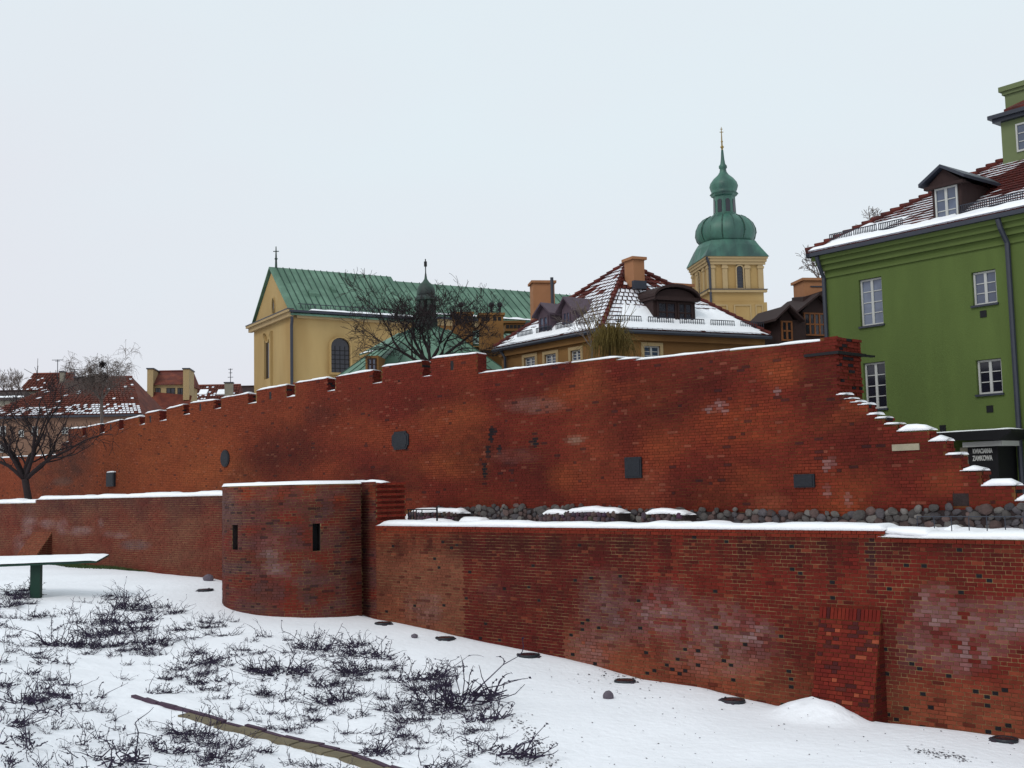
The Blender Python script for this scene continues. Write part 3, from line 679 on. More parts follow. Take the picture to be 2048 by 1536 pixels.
def finial(b, p, h, r=.07):
    b.tube([p, p+V((0,0,h))], [r, r*.35], 6); b.lathe(p+V((0,0,h*.45)), [(.01,-.16),(.16,0),(.01,.16)], 8); b.cbox(p.x, p.y, p.z+h*.78, .5, .06, .07)
part('gable_cross', 'copper_dark', ch, lambda b: finial(b, CN(.4,W_/2,zr), 2.0, .12))
g = rect(CG, 533, 543, 686, 758)
q = CG.hit(538, 720)
def niche(nm, F, pts, parent, m_='glass_dark', trim='yellow', grow=1.12, dz=.1):
    c = (sum(p[0] for p in pts)/len(pts), sum(p[1] for p in pts)/len(pts)); mb = MB()
    F.poly(mb, pts, -.01, .03); o = mb.build(nm, M[m_], parent)
    big = [(c[0]+(a-c[0])*grow, c[1]+(b-c[1])*(1+(grow-1)*.6)) for a, b in pts]; mb = MB(); n = len(pts)
    for i in range(n):
        j = (i+1) % n; a, b, c2, d = F.p(*pts[i], .0), F.p(*pts[j], .0), F.p(*big[j], .0), F.p(*big[i], .0)
        e = F.m*dz; mb.add([a, b, c2, d, a+e, b+e, c2+e, d+e], [(4,5,6,7),(0,1,5,4),(2,3,7,6),(1,2,6,5),(3,0,4,7)])
    mb.build('surround', M[trim], o); return o
niche('window', CG, arch_pts(*g), ch, grow=1.5, trim='yellow', dz=.22)
niche('oculus', CG, [(CG.hit(548,613)[0]+.32*math.cos(t), CG.hit(548,613)[1]+.75*math.sin(t)) for t in rng(0, 6.0, .5)], ch, dz=.12)
bw = rect(CH, 660, 699, 676, 746); niche('window', CH, arch_pts(*bw, rise=.75), ch, grow=1.14, dz=.3)
for k in range(1, 4):
    x = bw[0]+(bw[1]-bw[0])*k/4; part('window_bar', 'black', ch, lambda b: CH.box(b, x-.03, x+.03, bw[2], bw[3]-.7, .031, .05))
for k in range(1, 6):
    x = bw[2]+(bw[3]-.7-bw[2])*k/6; part('window_bar', 'black', ch, lambda b: CH.box(b, bw[0], bw[1], x-.03, x+.03, .031, .046))
for x, y, ww in ((628,594,.9), (667,586,.4)):
    r = ray(x, y); best = None                # a hatch on the roof plane
    nrm = (CN(1,0,ze)-CN(0,0,ze)).cross(CN(0,W_/2,zr)-CN(0,0,ze)); kk = nrm.dot(CN(0,0,ze))/nrm.dot(r); P_ = r*kk; up = (CN(0,W_/2,zr)-CN(0,0,ze)).normalized()
    part('roof_hatch', 'patina', ch, lambda b: b.box(P_-CH.t*ww/2-up*.2+V((0,0,.1)), CH.t*ww, up*.5+V((0,0,.05)), (0,0,.32)))
# lower nave behind
z2 = CH.hit(960, 634, -.6)[1]; W2 = W_-.6; zr2 = zr*1.0
r1 = ray(960, 574); d1 = CN(CH.hit(960,600,-.6)[0], W_/2, 0); zr2 = r1.z*(d1.y/r1.y); SE = CH.hit(1330, 640, -.6)[0]
part('rear_wall', 'ochre', ch, lambda b: b.prism([CN(SL,.6,GZ), CN(SL,W_-.6,GZ), CN(SL,W_-.6,z2), CN(SL,W_/2,zr2-.2), CN(SL,.6,z2)], CH.t*(SE-SL)))
sl2 = (zr2-z2)/(W_/2-.6)
r2 = slope('rear_roof', SL+.2, SE, .2, W_/2, z2-.4*sl2, zr2, ch); slope('rear_roof', SL+.2, SE, W_-.2, W_/2, z2-.4*sl2, zr2, ch)
for i in range(34):
    s = SL+.6+i*(SE-SL-.6)/34; mb = MB(); a, b = CN(s,.2,z2-.4*sl2+.14), CN(s,W_/2,zr2+.14); mb.box(a, CH.t*.06, b-a, (0,0,.07)); mb.build('standing_seam', M['seam'], r2)
part('rear_cornice', 'cream', ch, lambda b: CH.box(b, SL, SE, z2-1.0, z2-.45, -.6, -.35))
part('rear_gutter', 'metal', ch, lambda b: CH.box(b, SL+.1, SE, z2-.48, z2-.3, -.28, 0))
part('snow_strip', 'snow', ch, lambda b: snow_strip(b, [CN(SL+.4,.5,z2-.05), CN(SE,.5,z2-.05)], CH.m, .7, .18, 8))
for x in (945, 1066):
    s_ = CH.hit(x, 615, -1.5)[0]; part('roof_vent', 'copper_dark', ch, lambda b: b.box(CN(s_,1.4,z2+.5), CH.t*.5, -CH.m*.5, (0,0,.5)))
# ---------------------------------------------------------------- bell tower
tb = at(1421, 600, 100); ph = math.radians(8); BT = Frame(tb.xy, (math.cos(ph), math.sin(ph))); BL = Frame(tb.xy, (-math.sin(ph), math.cos(ph)))
TW = BT.hit(1528, 600)[0]; zt = BT.hit(1460, 516)[1]; zb_ = BT.hit(1460, 580)[1]
bt = thing('bell_tower', (*(BT.p(TW/2, GZ, -TW/2).xy), GZ), 'slender yellow bell tower with two green copper onion domes and a spire', 'tower')
cz = BT.p(TW/2, 0, -TW/2)
part('shaft', 'yellow', bt, lambda b: (BT.box(b, 0, TW, GZ, zt, -TW, 0)))
part('base_offset', 'yellow', bt, lambda b: (BT.box(b, -.12, TW+.22, GZ, BT.hit(1460,605)[1], -TW-.15, .12)))
for F in (BT, BL):
    for k, (a, b_) in enumerate(((0,.09),(.235,.325),(.42,.50),(.655,.745),(.90,1.0))):
        if k == 2: continue
        mb = MB(); F.box(mb, a*TW, b_*TW, zb_, zt-.6, 0, .14); F.box(mb, a*TW-.06, b_*TW+.06, zt-.95, zt-.75, 0, .2); mb.build('pilaster', M['cream'], bt)
    w0 = arch_pts(.5*TW, .62*TW, zb_+.15, BT.hit(1483,532)[1]); o = niche('belfry_window', F, w0, bt, 'glass_dark', 'cream', 1.3, .16)
    for k in range(9):
        zz = zb_+.3+k*.27; mb = MB(); F.box(mb, .505*TW, .615*TW, zz, zz+.06, .03, .06); mb.build('louvre', M['metal'], o)
    part('belt_course', 'cream', bt, lambda b: F.box(b, -.25, TW+.25, zb_-.22, zb_, -.1, .25))
    part('belt_flashing', 'metal', bt, lambda b: F.box(b, -.3, TW+.3, zb_+.002, zb_+.07, -.1, .3))
    part('cornice', 'cream', bt, lambda b: (F.box(b, -.2, TW+.2, zt-.6, zt-.35, 0, .2), F.box(b, -.3, TW+.3, zt-.35, zt-.1, 0, .3), F.box(b, -.38, TW+.38, zt-.1, zt+.08, 0, .4)))
    w1 = arch_pts(.42*TW, .70*TW, BT.hit(1483,690)[1], BT.hit(1483,640)[1]); niche('arched_opening', F, w1, bt, 'glass_dark', 'cream', 1.25, .2)
    zp = BT.hit(1460, 612)[1]
    for a, b_ in ((.08,.3),(.42,.74),(.82,.96)):
        mb = MB(); F.box(mb, a*TW, b_*TW, zp, zp+.1, .12, .2); F.box(mb, a*TW, a*TW+.1, zp-1.6, zp, .12, .2); F.box(mb, b_*TW-.1, b_*TW, zp-1.6, zp, .12, .2); mb.build('panel_moulding', M['cream'], bt)
part('downpipe', 'metal', bt, lambda b: b.tube([BT.p(-.35,zt,.45), BT.p(-.05,zt-.6,.2), BT.p(-.02,zt-.9,.16), BT.p(-.02,zb_-3.5,.18)], .11, 6))
hz = lambda y: (lambda r: r.z*(cz.y/r.y))(ray(1457, y))
R_ = TW/2
def skirt(b):
    c = BT.p(TW/2, 0, -TW/2); k = R_+.48; sq = [(-k,-k),(k,-k),(k,k),(-k,k)]
    zz = [zt+.08, hz(501), hz(490)]; rr = [1.0, .90, .80]; n = 16; vs_, fs = [], []
    for z, r in zip(zz, rr):
        for j in range(n):
            t = 2*math.pi*j/n+math.pi/4; m_ = max(abs(math.cos(t-ph*0)), abs(math.sin(t)))
            rad = k*r*((1/m_) if r == 1. else ((1/m_)*.35+.65*1.12)); vs_.append(c+V((math.cos(t+ph), math.sin(t+ph), 0))*rad+V((0,0,z)))
    for i in range(2):
        for j in range(n): fs.append((i*n+j, i*n+(j+1)%n, (i+1)*n+(j+1)%n, (i+1)*n+j))
    fs.append(tuple(range(n-1,-1,-1))); b.add(vs_, fs)
part('skirt_roof', 'patina2', bt, skirt)
oct8 = lambda t: 1+.035*abs(math.sin(4*(t-ph)))
rib = lambda t: (1+.025*abs(math.cos(8*t)))*(1+.02*math.cos(8*(t-ph)))
c0 = V((cz.x, cz.y, 0)); pxm = cz.y/FPX
part('onion_dome', 'patina2', bt, lambda b: b.lathe(c0, [(r*pxm, hz(y)) for r, y in ((50,492),(53,488),(58,479),(60,470),(59,461),(54,450),(45,441),(36,436),(27,433),(24,430))], 48, 0, rib), True)
for j in range(16):
    t = 2*math.pi*j/16+.1; mb = MB()
    mb.tube([c0+V((math.cos(t), math.sin(t), 0))*(r*pxm*1.01)+V((0,0,hz(y))) for r, y in ((50,489),(57.5,480),(60.5,470),(59.5,461),(54.5,450),(45.5,441),(36,436))], .05, 4); mb.build('dome_rib', M['seam'], bt)
part('lantern', 'copper_dark' if 0 else 'patina2', bt, lambda b: b.lathe(c0, [(27*pxm, hz(434)),(27*pxm,hz(431)),(23*pxm,hz(430)),(22*pxm,hz(395)),(26*pxm,hz(393)),(27*pxm,hz(388))], 8, ph+math.pi/8))
for j in range(8):
    t = ph+j*math.pi/4; u_ = V((math.cos(t), math.sin(t), 0)); F = Frame((c0+u_*22*pxm*.935).xy, (-u_.y, u_.x)); F.m = u_
    mb = MB(); F.poly(mb, arch_pts(-.2, .2, hz(427), hz(401)), -.05, .05); mb.build('lantern_opening', M['glass_dark'], bt)
part('upper_dome', 'patina2', bt, lambda b: b.lathe(c0, [(r*pxm, hz(y)) for r, y in ((28,389),(24,385),(26,380),(28,373),(26,366),(20,358),(11,350),(7,344),(6,338),(8,336),(8,332),(5,328),(3.5,318),(2.2,300))], 32, 0, oct8), True)
part('gold_ball', 'gold', bt, lambda b: (b.lathe(c0, [(.5*pxm,hz(299)),(4*pxm,hz(294)),(.5*pxm,hz(289))], 12), b.lathe(c0, [(.4*pxm,hz(286)),(2.6*pxm,hz(283)),(.4*pxm,hz(280))], 10)), True)
part('spire_cross', 'gold', bt, lambda b: (b.tube([c0+V((0,0,hz(300))), c0+V((0,0,hz(254)))], [.09,.03], 5), b.cbox(c0.x, c0.y, hz(264), .34, .05, .06), b.cbox(c0.x, c0.y, hz(258), .2, .05, .06)))
# ---------------------------------------------------------------- tiled slopes: every tile a tilted plate
def tiles(name, a, b, ap, parent, snowf, tw_=.24, tl=.30, base=(118,48,38), th=.05, keep=0, kmin=0.):
    """a, b: eave ends; ap: function(k) -> (left,right) end points of row at height fraction k, or an apex point"""
    a, b = V(a), V(b); mb = MB(); tl_ = []
    L0 = (b-a).length; mid = (a+b)/2
    top = ap if isinstance(ap, (list, tuple)) and len(ap) == 2 else (ap, ap)
    tl0, tl1 = V(top[0]), V(top[1]); H = ((tl0+tl1)/2-mid).length; nrow = max(3, int(H/tl)); nn = (b-a).cross((tl0+tl1)/2-mid).normalized()
    if nn.z < 0: nn = -nn
    for i in range(nrow):
        k0, k1 = i/nrow, (i+1.15)/nrow; k1 = min(1, k1)
        p0, q0, p1, q1 = a.lerp(tl0, k0), b.lerp(tl1, k0), a.lerp(tl0, k1), b.lerp(tl1, k1); w = (q0-p0).length; nt = max(1, int(w/tw_))
        for j in range(nt):
            s_ = snowf(k0, (j+.5)/nt); off_ = .0; u0, u1 = j/nt, (j+(.93 if s_ > .955 else .74))/nt; A_, B_, C_, D_ = p0.lerp(q0,u0), p0.lerp(q0,u1), p1.lerp(q1,u1), p1.lerp(q1,u0); l = nn*(th+.012*rnd.random()) 
            e = rnd.uniform(.7, 1.25); red = tuple(x*e for x in A(*base)); c = (.80,.81,.87) if rnd.random() < s_ else red
            tl_.append((k0, [A_+l, B_+l, C_, D_, A_, B_], c, tuple(x*.8 for x in red)))
    def size(q):
        x0, x1 = proj(q[1][0]), proj(q[1][2]); return abs(x0[0]-x1[0])*abs(x0[1]-x1[1]) if q[0] >= kmin and -5 < x0[0] < 2053 and x0[1] > 0 else 0
    top = set(sorted(range(len(tl_)), key=lambda i: -size(tl_[i]))[:keep])
    for i, (k0, vs_, c, dk) in enumerate(tl_):
        if i in top:
            m_ = MB(); m_.add(vs_, [(0,1,2,3), (4,5,1,0)]); ob = m_.build('roof_tile', M['tile_obj'], parent); ob.data.materials.append(M['tile']); ob.data.polygons[1].material_index = 1; ob.color = (*c, 1)
        else: mb.add(vs_[:4], [(0,1,2,3)], c); mb.add([vs_[4], vs_[5], vs_[1], vs_[0]], [(0,1,2,3)], dk)
    o = mb.build(name, M['tile_tone'], parent, kind='stuff'); return o
def snow_sheet(parent, a, b, ta, tb, k0, k1, h=.1, seed=0, u0=0., u1=1., lift=.09):
    a, b, ta, tb = V(a), V(b), V(ta), V(tb); nn = (b-a).cross((ta+tb)/2-(a+b)/2).normalized(); nn = nn if nn.z > 0 else -nn
    n, m_ = max(8, int((b-a).length*(u1-u0)/.2)), 10; mb = MB(); vs_, fs = [], []
    for i in range(n+1):
        u = u0+(u1-u0)*i/n; kt = k1*(1+.22*N(u*6, seed)+.25*N(u*25, seed+4)+.2*N(u*70, seed+9))
        for j in range(m_+1):
            k = k0+(kt-k0)*j/m_; q = (a.lerp(ta, k)).lerp(b.lerp(tb, k), u); e = min(1, 5*min(j/m_+.06, 1-j/m_, (u-u0)*6+.02, (u1-u)*6+.02)); vs_.append(q+nn*(lift*(.25+.75*min(1, 4*e))+h*math.sqrt(max(0, e))*(1+.4*N(q.x*2, q.y*2, q.z*2))-(.08 if e <= 0.01 else 0)))
    for i in range(n):
        for j in range(m_): fs.append((i*(m_+1)+j, (i+1)*(m_+1)+j, (i+1)*(m_+1)+j+1, i*(m_+1)+j+1))
    mb.add(vs_, fs); return mb.build('roof_snow', M['snow'], parent, smooth=True)
# ---------------------------------------------------------------- ochre corner house with the pyramid roof
HC, HL_, HR = at(1203, 656, 46), at(988, 698, 52), at(1541, 672, 49.6)
zhe = HC.z; HL_.z = HR.z = zhe; HB = HL_+HR-HC; hc = (HL_+HR)/2; ra = ray(1260, 528); hap = V((hc.x, hc.y, ra.z*(hc.y/ra.y)))
hh = thing('corner_house', (hc.x, hc.y, GZ), 'ochre house with snowy pyramid tiled roof, eyebrow dormer and tall chimney behind the city wall', 'house')
inn = lambda p, k=.35: p+(V((hc.x, hc.y, p.z))-p).normalized()*k
HF = Frame(inn(HC).xy, (inn(HR)-inn(HC)).xy); HFL = Frame(inn(HC).xy, (inn(HL_)-inn(HC)).xy)
wR = (inn(HR)-inn(HC)).length; wL = (inn(HL_)-inn(HC)).length
hr = [rect(HF, 1288, 1320, 692, 722)]; hl = [rect(HFL, 1142,1162,700,722), rect(HFL,1090,1113,708,730), rect(HFL,1049,1071,714,735)]
hl = [(min(a,b),max(a,b),c,d) for a,b,c,d in hl]
def hw(b):
    HF.wall(b, 0, wR, GZ, zhe-.1, hr, .15); HFL.wall(b, 0, wL, GZ, zhe-.1, hl, .15)
    for p, q_ in ((inn(HL_), inn(HB)), (inn(HB), inn(HR))): b.add([V((p.x,p.y,GZ)), V((q_.x,q_.y,GZ)), q_, p], [(0,1,2,3)])
part('wall', 'ochre', hh, hw)
for r_, F in ((hr, HF), (hl, HFL)):
    for a, b_, c, d in r_:
        window(hh, F, a, b_, c, d, -.06, 2, 3); part('window_surround', 'cream', hh, lambda b: (F.box(b, a-.14, a, c, d+.14, 0, .04), F.box(b, b_, b_+.14, c, d+.14, 0, .04), F.box(b, a, b_, d, d+.14, 0, .04)))
    part('cornice', 'ochre', hh, lambda b: F.box(b, -.05, (wR if F is HF else wL), zhe-.42, zhe-.12, 0, .16))
part('roof_deck', 'tile', hh, lambda b: b.add([HC-V((0,0,.08)), HR-V((0,0,.08)), HB-V((0,0,.08)), HL_-V((0,0,.08)), hap-V((0,0,.05))], [(0,1,4),(1,2,4),(2,3,4),(3,0,4),(3,2,1,0)]))
tiles('roof_tiles', HC, HR, hap, hh, lambda k, u: (.98 if k < .36 else .94 if k < .60 else .4 if k < .70 else .08) if u > .5 else (.98 if k < .3 else .93 if k < .56 else .12), keep=300, kmin=.3)
tiles('roof_tiles', HL_, HC, hap, hh, lambda k, u: .98 if k < .25 else (.94 if u > .4 else .4))
snow_sheet(hh, HC, HR, hap, hap, .01, .36, .04, 1, .1, .98, .05); snow_sheet(hh, HL_, HC, hap, hap, .01, .22, .04, 2, .05, .93, .05)
for p in (HC, HR, HL_):
    d = hap-p; n_ = int(d.length/.33)
    for i in range(n_):
        a = p+d*(i/n_); b_ = p+d*((i+1.15)/n_); mb = MB(); mb.tube([a+V((0,0,.08)), b_+V((0,0,.05))], [.115,.085], 6); mb.build('ridge_tile', M['tile'], hh)
for F, a, b_ in ((HF, HC, HR), (HFL, HC, HL_)):
    d = (b_-a).normalized(); part('gutter', 'metal', hh, lambda b: b.tube([a+F.m*.06-V((0,0,.1)), b_+F.m*.06-V((0,0,.1))], .085, 6))
    up = (hap-(a+b_)/2).normalized(); L_ = (b_-a).length
    for k in range(5 if F is HF else 4):
        s0 = .9+k*L_/5.4; mb = MB(); p = a+d*s0+up*.42; w2 = L_/7
        for e in (.05, .3): mb.box(p+V((0,0,e)), d*w2, F.m*.03, (0,0,.03))
        for i in range(12): mb.box(p+d*(w2*i/11), d*.02, F.m*.03, (0,0,.32))
        mb.build('snow_guard', M['metal'], hh)
# eyebrow dormer
DF = Frame((HF.p(0,0,-.3)).xy, HF.t.xy); a, b_, c, d = rect(DF, 1312, 1386, 597, 647)
dn = HF.m; cxd = (a+b_)/2
def ebr(b):
    pts = [(cxd+(b_-a)*.62*math.cos(t), d-.1+ (b_-a)*.30*math.sin(t)) for t in rng(0, math.pi, .26)]; n = len(pts)
    for (x0,y0),(x1,y1) in zip(pts, pts[1:]):
        A_, B_ = DF.p(x0,y0,.3), DF.p(x1,y1,.3); C_, D_ = DF.p(x1,y1+.05,-3.0), DF.p(x0,y0+.05,-3.0); u_ = V((0,0,.12)); b.add([A_,B_,C_,D_,A_+u_,B_+u_,C_+u_,D_+u_], [(4,5,6,7),(0,3,2,1),(0,1,5,4)])
dm = part('dormer', 'brownwood', hh, lambda b: (DF.box(b, a-.12, b_+.12, c-.4, d+.05, -2.6, -.02)))
BASE[dm.name] = V((0,0,0))
part('dormer_roof', 'brownwood', dm, ebr)
part('dormer_pediment', 'brownwood', dm, lambda b: (DF.poly(b, [(cxd+(b_-a)*.55*math.cos(t), d-.05+(b_-a)*.24*math.sin(t)) for t in rng(0, math.pi, .26)], -.1, .12), DF.box(b, a-.2, b_+.2, d-.12, d+.04, -.1, .22)))
window(dm, DF, a+.03, a+(b_-a)*.54, c, d-.15, .06, 2, 2, 'brownwood', 'glass_dark', .09, .05, mid=.07); 
window(dm, DF, a+(b_-a)*.56, b_-.03, c, d-.15, .06, 2, 2, 'brownwood', 'glass_dark', .09, .05, mid=.07)
part('dormer_cheek_snow', 'snow', dm, lambda b: snow_strip(b, [DF.p(a-.5,c-.42,.25), DF.p(b_+.5,c-.42,.25)], DF.m, .5, .1, 3))
# two gabled dormers on the other slope
for k, (x0, x1, y0, y1, ypk, dep) in enumerate(((1077,1101,628,668,609,2.6), (1124,1145,619,655,597,3.2))):
    o_ = -.1-.15*k; F = Frame(HFL.p(0,0,o_).xy, HFL.t.xy); a, b_, c, d = rect(F, x0, x1, y0, y1); a, b_ = min(a,b_), max(a,b_); cx_ = (a+b_)/2; zp = F.hit((x0+x1)/2, ypk)[1]
    dm = part('dormer', 'purple', hh, lambda b: F.box(b, a, b_, c-.6, d, -dep, 0)); BASE[dm.name] = V((0,0,0))
    def rf_(b):
        for s_ in (-1, 1):
            A_, B_ = F.p(cx_, zp, .2), F.p(cx_+s_*((b_-a)/2+.22), d-.12, .2); e = -F.m*(dep+.9); u_ = V((0,0,.09)); b.add([A_,B_,B_+e,A_+e,A_+u_,B_+u_,B_+e+u_,A_+e+u_], [(0,1,2,3),(4,5,6,7),(0,1,5,4),(1,2,6,5)])
    part('dormer_roof', 'purple', dm, rf_); part('dormer_gable', 'purple', dm, lambda b: F.poly(b, [(a,d),(b_,d),(cx_,zp)], -.3, .0))
    window(dm, F, a+.12, b_-.12, c, d-.1, .05, 2, 2, 'purple', 'glass', .06, .03)
def chimney(parent, x0, x1, y0, y1, D, dep=.9, m_='chim', cap='chim', t=(1,.12), name='chimney'):
    p = at(x0, y1, D); F = Frame(p.xy, t); s1 = F.hit(x1, y1)[0]; zt_ = F.hit(x0, y0)[1]
    o = part(name, m_, parent, lambda b: F.box(b, 0, s1, p.z, zt_-.12, -dep, 0)); part('chimney_cap', 'metal' if cap == 'metal' else cap, parent, lambda b: F.box(b, -.09, s1+.09, zt_-.12, zt_, -dep-.09, .09)); return F, s1, zt_
chimney(hh, 1268, 1290, 513, 572, 48.9, .75, t=HF.t.xy); chimney(hh, 1327, 1386, 565, 610, 53, .8, t=HF.t.xy)
part('chimney_flashing', 'metal', hh, lambda b: b.box(at(1264,578,48.8), HF.t*.62, HF.m*.2, (0,0,.35)))
part('downpipe', 'metal', hh, lambda b: b.tube([at(1000,700,51.6), at(1010,715,51.5), at(1011,760,51.5)], .07, 6))
# ---------------------------------------------------------------- chapel with the dark turret on a green hipped roof
cx, cy = at(853, 655, 62).xy; czp = at(853, 657, 62).z; cze = at(853, 752, 60).z
cp = thing('chapel', (cx, cy, GZ), 'chapel with low green copper hipped roof and dark lantern turret behind the battlements', 'chapel')
part('wall', 'ochre', cp, lambda b: b.lathe((cx,cy,0), [(4.5,GZ),(4.5,cze)], 8, .3))
crf = part('roof', 'patina', cp, lambda b: b.lathe((cx,cy,0), [(5.0,cze-.05),(5.0,cze+.05),(3.3,cze+1.25),(1.8,czp-.5),(.75,czp)], 8, .3)); BASE[crf.name] = V((0,0,0))
for j in range(32):
    t = 2*math.pi*j/32+.3; u_ = V((math.cos(t), math.sin(t), 0)); k = 1 if j % 4 == 0 else (.924/math.cos((j % 4-2)*math.pi/16))
    part('standing_seam', 'seam', crf, lambda b: b.tube([V((cx,cy,0))+u_*(5*k)+V((0,0,cze+.06)), V((cx,cy,0))+u_*(3.3*k)+V((0,0,cze+1.27)), V((cx,cy,0))+u_*(1.8*k)+V((0,0,czp-.48)), V((cx,cy,0))+u_*(.75*k)+V((0,0,czp+.02))], .03, 4))
hy = lambda y, x=853: (lambda r: r.z*(cy/r.y))(ray(x, y)); pm = cy/FPX; cv = V((cx, cy, 0))
tr = part('turret', 'copper_dark', cp, lambda b: b.lathe(cv, [(24*pm,hy(665)),(24*pm,hy(640)),(20*pm,hy(638)),(19*pm,hy(634))], 8, .4)); BASE[tr.name] = V((0,0,0))
part('turret_cornice', 'copper_dark', tr, lambda b: b.lathe(cv, [(19*pm,hy(604)),(24*pm,hy(601)),(24*pm,hy(597)),(20*pm,hy(592))], 8, .4))
for j in range(8):
    t = .4+j*math.pi/4; p = cv+V((math.cos(t), math.sin(t), 0))*17*pm; part('turret_post', 'copper_dark', tr, lambda b: b.tube([p+V((0,0,hy(636))), p+V((0,0,hy(602)))], .12, 5))
part('turret_core', 'copper_dark', tr, lambda b: b.lathe(cv, [(7*pm,hy(636)),(7*pm,hy(602))], 8))
part('turret_dome', 'copper_dark', tr, lambda b: b.lathe(cv, [(r*pm, hy(y)) for r, y in ((18,594),(19,588),(18,578),(14,570),(7,564),(3,558),(1.2,545),(.7,525))], 16), True)
part('weathercock', 'black', tr, lambda b: (b.tube([cv+V((0,0,hy(540))), cv+V((0,0,hy(518)))], .03, 4), b.cbox(cx, cy, hy(528), .16, .06, .28)))
for x0, x1, y0, y1 in ((731,757,712,742),):
    p = at(x0, y1, 56.8); F = Frame(p.xy, (1,-.1)); s1 = F.hit(x1, y1)[0]; z1 = F.hit(x0, y0)[1]
    dm = part('dormer', 'ochre', cp, lambda b: F.box(b, 0, s1, p.z-.3, z1, -2.5, 0)); BASE[dm.name] = V((0,0,0))
    part('dormer_roof', 'patina', dm, lambda b: b.prism([F.p(-.25,z1,.2), F.p(s1*1.9,z1+.5,.2), F.p(s1*1.9,z1+1.4,-2.5), F.p(-.1,z1+.55,-2.5)], (0,0,.08)))
    window(dm, F, .12, s1-.1, p.z, z1-.12, .06, 2, 2, 'brownwood', 'glass', .06, .04)
    part('snow_patch', 'snow', dm, lambda b: snow_strip(b, [F.p(-.25,z1+.1,.1), F.p(.5,z1+.25,.1)], F.m, .25, .06, 3))
# ---------------------------------------------------------------- house with perforated chimney stacks
vp = at(1005, 700, 61)
vh = thing('stack_house', (vp.x, vp.y, GZ), 'low ochre house with two wide perforated chimney stacks and green roof edge', 'house')
VF = Frame(at(905, 700, 62).xy, (.97, .24)); ve = VF.hit(1120, 700)[0]; vz = VF.hit(960, 690)[1]
part('wall', 'ochre', vh, lambda b: VF.box(b, -1.5, ve, GZ, vz-.1, -6, 0))
part('roof', 'patina', vh, lambda b: b.prism([VF.p(-1.6,vz-.1,.3), VF.p(ve+.2,vz-.1,.3), VF.p(ve+.2,vz+1.3,-4.5), VF.p(-1.6,vz+1.3,-4.5)], (0,0,.12)))
part('snow_strip', 'snow', vh, lambda b: snow_strip(b, [VF.p(1.0,vz-.02,.05), VF.p(2.6,vz-.02,.05)], VF.m, .5, .12, 2))
for i in range(16):
    s = -1.2+i*(ve+1)/16; part('standing_seam', 'seam', vh, lambda b: b.box(VF.p(s,vz+.02,.3), VF.t*.07, VF.p(s,vz+1.42,-4.5)-VF.p(s,vz+.02,.3), (0,0,.07)))
for x0, x1, y0, y1, D in ((907,946,624,700,61.5), (961,1008,626,700,60.5), (1010,1048,642,662,63)):
    F, s1, z1 = chimney(vh, x0, x1, y0, y1, D, 1.1, 'ochre', 'ochre', (1,.1))
    for k in range(5 if x0 > 1009 else 4):
        s = s1*(.14+.2*k)+(0 if x0 > 1009 or k < 2 else .12); part('vent_hole', 'black', vh, lambda b: F.box(b, s-.09, s+.09, z1-.42, z1-.22, .001, .006))
for x in (983, 1000, 922):
    p = at(x, 630, 61); part('chimney_cowl', 'black', vh, lambda b: (b.tube([p, p+V((0,0,.45))], .06, 6), b.lathe(p+V((0,0,.4)), [(.05,0),(.15,.08),(.15,.2),(.08,.28)], 8)))
chimney(vh, 1069, 1112, 561, 690, 57, 1.0, 'chim', 'chim', (1,.15)); p = at(1106, 650, 56.6); part('flue_pipe', 'metal', vh, lambda b: b.tube([p, V((p.x,p.y,at(1106,555,56.6).z))], .09, 6))
# ---------------------------------------------------------------- green house
gc = at(1652, 600, 41); GF = Frame(gc.xy, (.62, -.784)); zg = GF.hit(1641, 508, .35)[1]-.08; GE = GF.hit(2048, 500)[0]+7
gh = thing('green_house', (gc.x, gc.y, GZ), 'tall pale green plastered house with white casement windows and snowy red roof', 'house')
gw = [rect(GF,1719,1765,556,651), rect(GF,1944,1993,541,609), rect(GF,1728,1772,724,818), rect(GF,1953,2004,718,788)]
part('facade', 'green', gh, lambda b: GF.wall(b, 0, GE, -1.6, zg, gw, .22, 0, 9.0))
for k, (a, b_, c, d) in enumerate(gw):
    window(gh, GF, a+.01, b_-.01, c+.01, d-.01, -.1, 2, 4 if k % 2 == 0 else 3, gm='glass' if k < 2 else 'glass_dark', sill=.07)
zf = GF.hit(1700, 545)[1]
part('frieze_moulding', 'green2', gh, lambda b: (GF.box(b, -.04, GE, zf-.05, zf+.02, 0, .06), GF.box(b, -.1, GE, zg-.5, zg-.3, 0, .12), GF.box(b, -.2, GE, zg-.3, zg-.12, 0, .24), GF.box(b, -.28, GE, zg-.12, zg+.02, 0, .36)))
part('gutter', 'metal', gh, lambda b: (GF.box(b, -.42, GE, zg+.02, zg+.16, .3, .5), GF.box(b, -.42, -.25, zg+.02, zg+.16, -3, .5)))
part('downpipe', 'metal', gh, lambda b: (b.tube([GF.p(GF.hit(2008,430)[0],zg,.4), GF.p(GF.hit(2012,450)[0],zg-.3,.35), GF.p(GF.hit(2018,480)[0],zg-.75,.12), GF.p(GF.hit(2018,480)[0],-1.5,.12)], .085, 8)))
part('downpipe', 'metal', gh, lambda b: (b.tube([GF.p(.0,zg,.42), GF.p(.0,zg-.35,.3), GF.p(.02,zg-.75,.1), GF.p(.02,-1.5,.1)], .075, 8)))
tp = .60; KR = 4.6; e0 = .45
def GR(s, q): return GF.p(s, zg+.16+(q+e0)*tp, -q)        # on the front roof slope, q = depth
rz = zg+.16+(KR+e0)*tp
